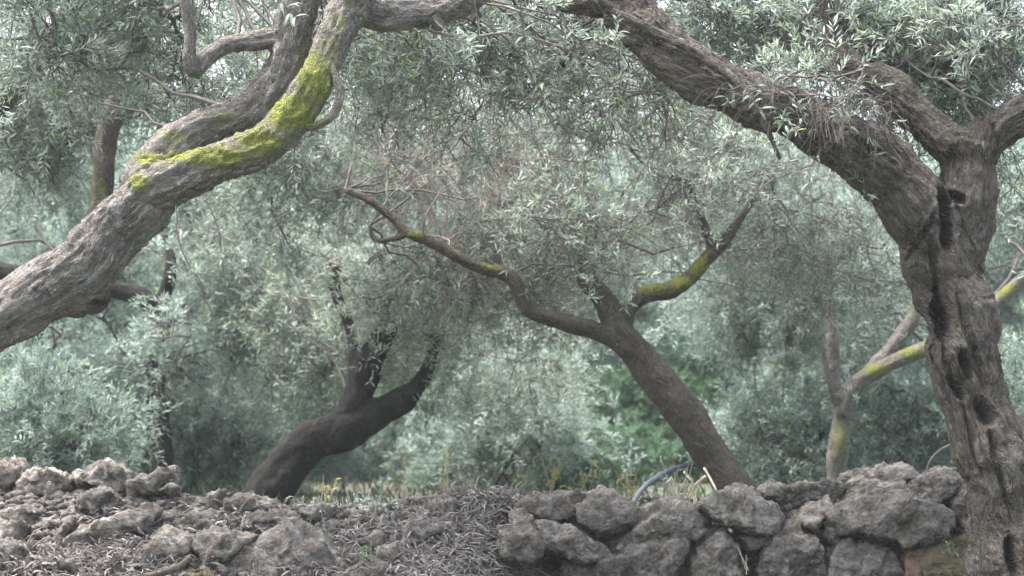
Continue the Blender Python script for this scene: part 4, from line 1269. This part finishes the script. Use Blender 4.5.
def weed(px, py, d, h, n_stem, n_leaf, seed, label, mat, leaf=0.04, width=0.4, name='weed', spread=0.02):
    rng = np.random.default_rng(seed)
    t = thing(name, label, 'weed', tuple(P(px, py, d)), group='weeds by the wall')
    dirs = norm(rng.normal(size=(n_stem, 3)) * 0.35 + np.array([0, 0, 1.0]))
    k = np.linspace(0, 1, 6)[None, :, None]
    L = h * rng.uniform(0.6, 1.1, (n_stem, 1, 1))
    path = dirs[:, None] * L * k + rng.normal(size=(n_stem, 1, 3)) * np.array([spread, spread, 0.02]) + np.array([0, 0, -0.25]) * L * k ** 2 * rng.random((n_stem, 1, 1))
    v, q = tubes(path, np.linspace(0.003, 0.0015, 6)[None] * np.ones((n_stem, 1)), 4)
    add('stem', np_mesh('stem', v, [q], M_STALK), t)
    if n_leaf:
        i = rng.integers(0, n_stem, n_leaf)
        o, tg = along(path, i, 0.15 + 0.85 * rng.random(n_leaf))
        ld = norm(tg * 0.4 + ball(rng, n_leaf))
        ll = leaf * rng.uniform(0.6, 1.3, n_leaf)
        v, tri, quad = leaves(o, ld, norm(np.array([0, 0, 1.0]) + ball(rng, n_leaf) * 0.7), ll, ll * width, True)
        tt = rng.random(n_leaf)
        add('leaves', np_mesh('leaves', v, [tri, quad], mat, False, {'tint': np.concatenate([np.repeat(tt, 2), tt])}), t, kind='stuff')
    return t


weed(446, 497, 13.5, 0.42, 4, 40, 71, 'slim weed with orange-yellow leaves above the dry leaf heap', M_LEAF_YELLOW)
weed(548, 495, 13.8, 0.36, 5, 60, 72, 'tall yellow-green weed behind the left end of the upright wall', M_LEAF_YELLOW)
weed(628, 500, 13.0, 0.24, 6, 70, 73, 'bushy yellowing weed at the foot of the hose', M_LEAF_YELLOW)
weed(400, 488, 15.5, 0.3, 5, 40, 83, 'faint orange-leaved weed at the back of the clearing', M_LEAF_YELLOW)
weed(585, 492, 14.5, 0.3, 5, 50, 84, 'blurred yellowing weed behind the wall, between the bushy one and the tall one', M_LEAF_YELLOW)
weed(470, 492, 14.0, 0.3, 8, 60, 85, 'pale dry weed stalks behind the leaf heap', M_LEAF_FAR)
weed(325, 506, 12.4, 0.2, 4, 22, 74, 'small yellow weed right of the dark bending trunk', M_LEAF_YELLOW)
weed(322, 538, 10.15, 0.06, 6, 50, 75, 'tiny lime-green weed on the big lower left boulder', M_LEAF_GREEN, 0.022)
weed(367, 568, 9.95, 0.16, 6, 60, 76, 'dark green weed growing low in the rubble', M_LEAF_GREEN, 0.035)
weed(952, 554, 10.3, 0.08, 6, 50, 77, 'small green weed on the stone beside the hollowed trunk', M_LEAF_GREEN, 0.025)
weed(745, 576, 10.35, 0.16, 3, 0, 78, 'single green-grey stalk between the lower stones', M_LEAF_GREEN)
weed(385, 522, 10.7, 0.15, 50, 480, 79, 'low grey-green weeds on the rubble left of the leaf heap', M_LEAF_FAR, 0.035, 0.25, spread=0.12)
weed(335, 520, 10.7, 0.13, 40, 330, 80, 'reddish-stemmed low weeds on the rubble below the clearing', M_LEAF_FAR, 0.03, 0.25, spread=0.12)
weed(365, 512, 10.9, 0.24, 2, 0, 81, 'lone dry seed stalk standing in the clearing', M_STALK)
weed(675, 506, 11.3, 0.3, 14, 60, 82, 'tuft of thin dry grass under the hose', M_LEAF_FAR, 0.05, 0.12)

# grass of the clearing and along the back of the wall
rng = np.random.default_rng(91)
n = 7000
gx_ = rng.uniform(-6, 6, n); gy_ = 11.5 + 26 * rng.random(n) ** 1.6
go = np.stack([gx_, gy_, ground_z(gx_, gy_)], 1)
ll = rng.uniform(0.05, 0.16, n)
v, tri, _ = leaves(go, norm(np.array([0, 0, 1.0]) + rng.normal(size=(n, 3)) * 0.35), ball(rng, n), ll, rng.uniform(0.004, 0.009, n), False, 1.2)
tint = np.clip(rng.normal(0.4, 0.25, n), 0, 1)
m_grass = leaf_material('grass_blades', [(0.0, (0.06, 0.09, 0.055)), (0.45, (0.11, 0.14, 0.085)), (0.75, (0.18, 0.175, 0.13)), (1.0, (0.25, 0.23, 0.18))])
add('grass', np_mesh('grass', v, [tri], m_grass, False, {'tint': np.repeat(tint, 2)}), kind='stuff', label='thin dry and green grass on the terrace behind the wall', category='grass')

# ------------------------------------------------------------------ the milky air of the grove
hz = bpy.data.materials.new('haze')
hz.use_nodes = True
hz.node_tree.nodes.clear()
pv = hz.node_tree.nodes.new('ShaderNodeVolumePrincipled')
pv.inputs['Color'].default_value = (0.87, 0.93, 0.96, 1)
pv.inputs['Density'].default_value = 0.0008
pv.inputs['Anisotropy'].default_value = 0.0
ho = hz.node_tree.nodes.new('ShaderNodeOutputMaterial')
hz.node_tree.links.new(pv.outputs[0], ho.inputs['Volume'])
x0, x1, y0, y1, z0, z1 = -124.0, 124.0, -64.0, 144.0, -1.5, 21.0
hv = [(x, y, z) for z in (z0, z1) for y in (y0, y1) for x in (x0, x1)]
add('haze', np_mesh('haze', hv, [[(0, 2, 3, 1), (4, 5, 7, 6), (0, 1, 5, 4), (2, 6, 7, 3), (0, 4, 6, 2), (1, 3, 7, 5)]], hz), kind='stuff', label='pale thin haze filling the grove', category='haze')
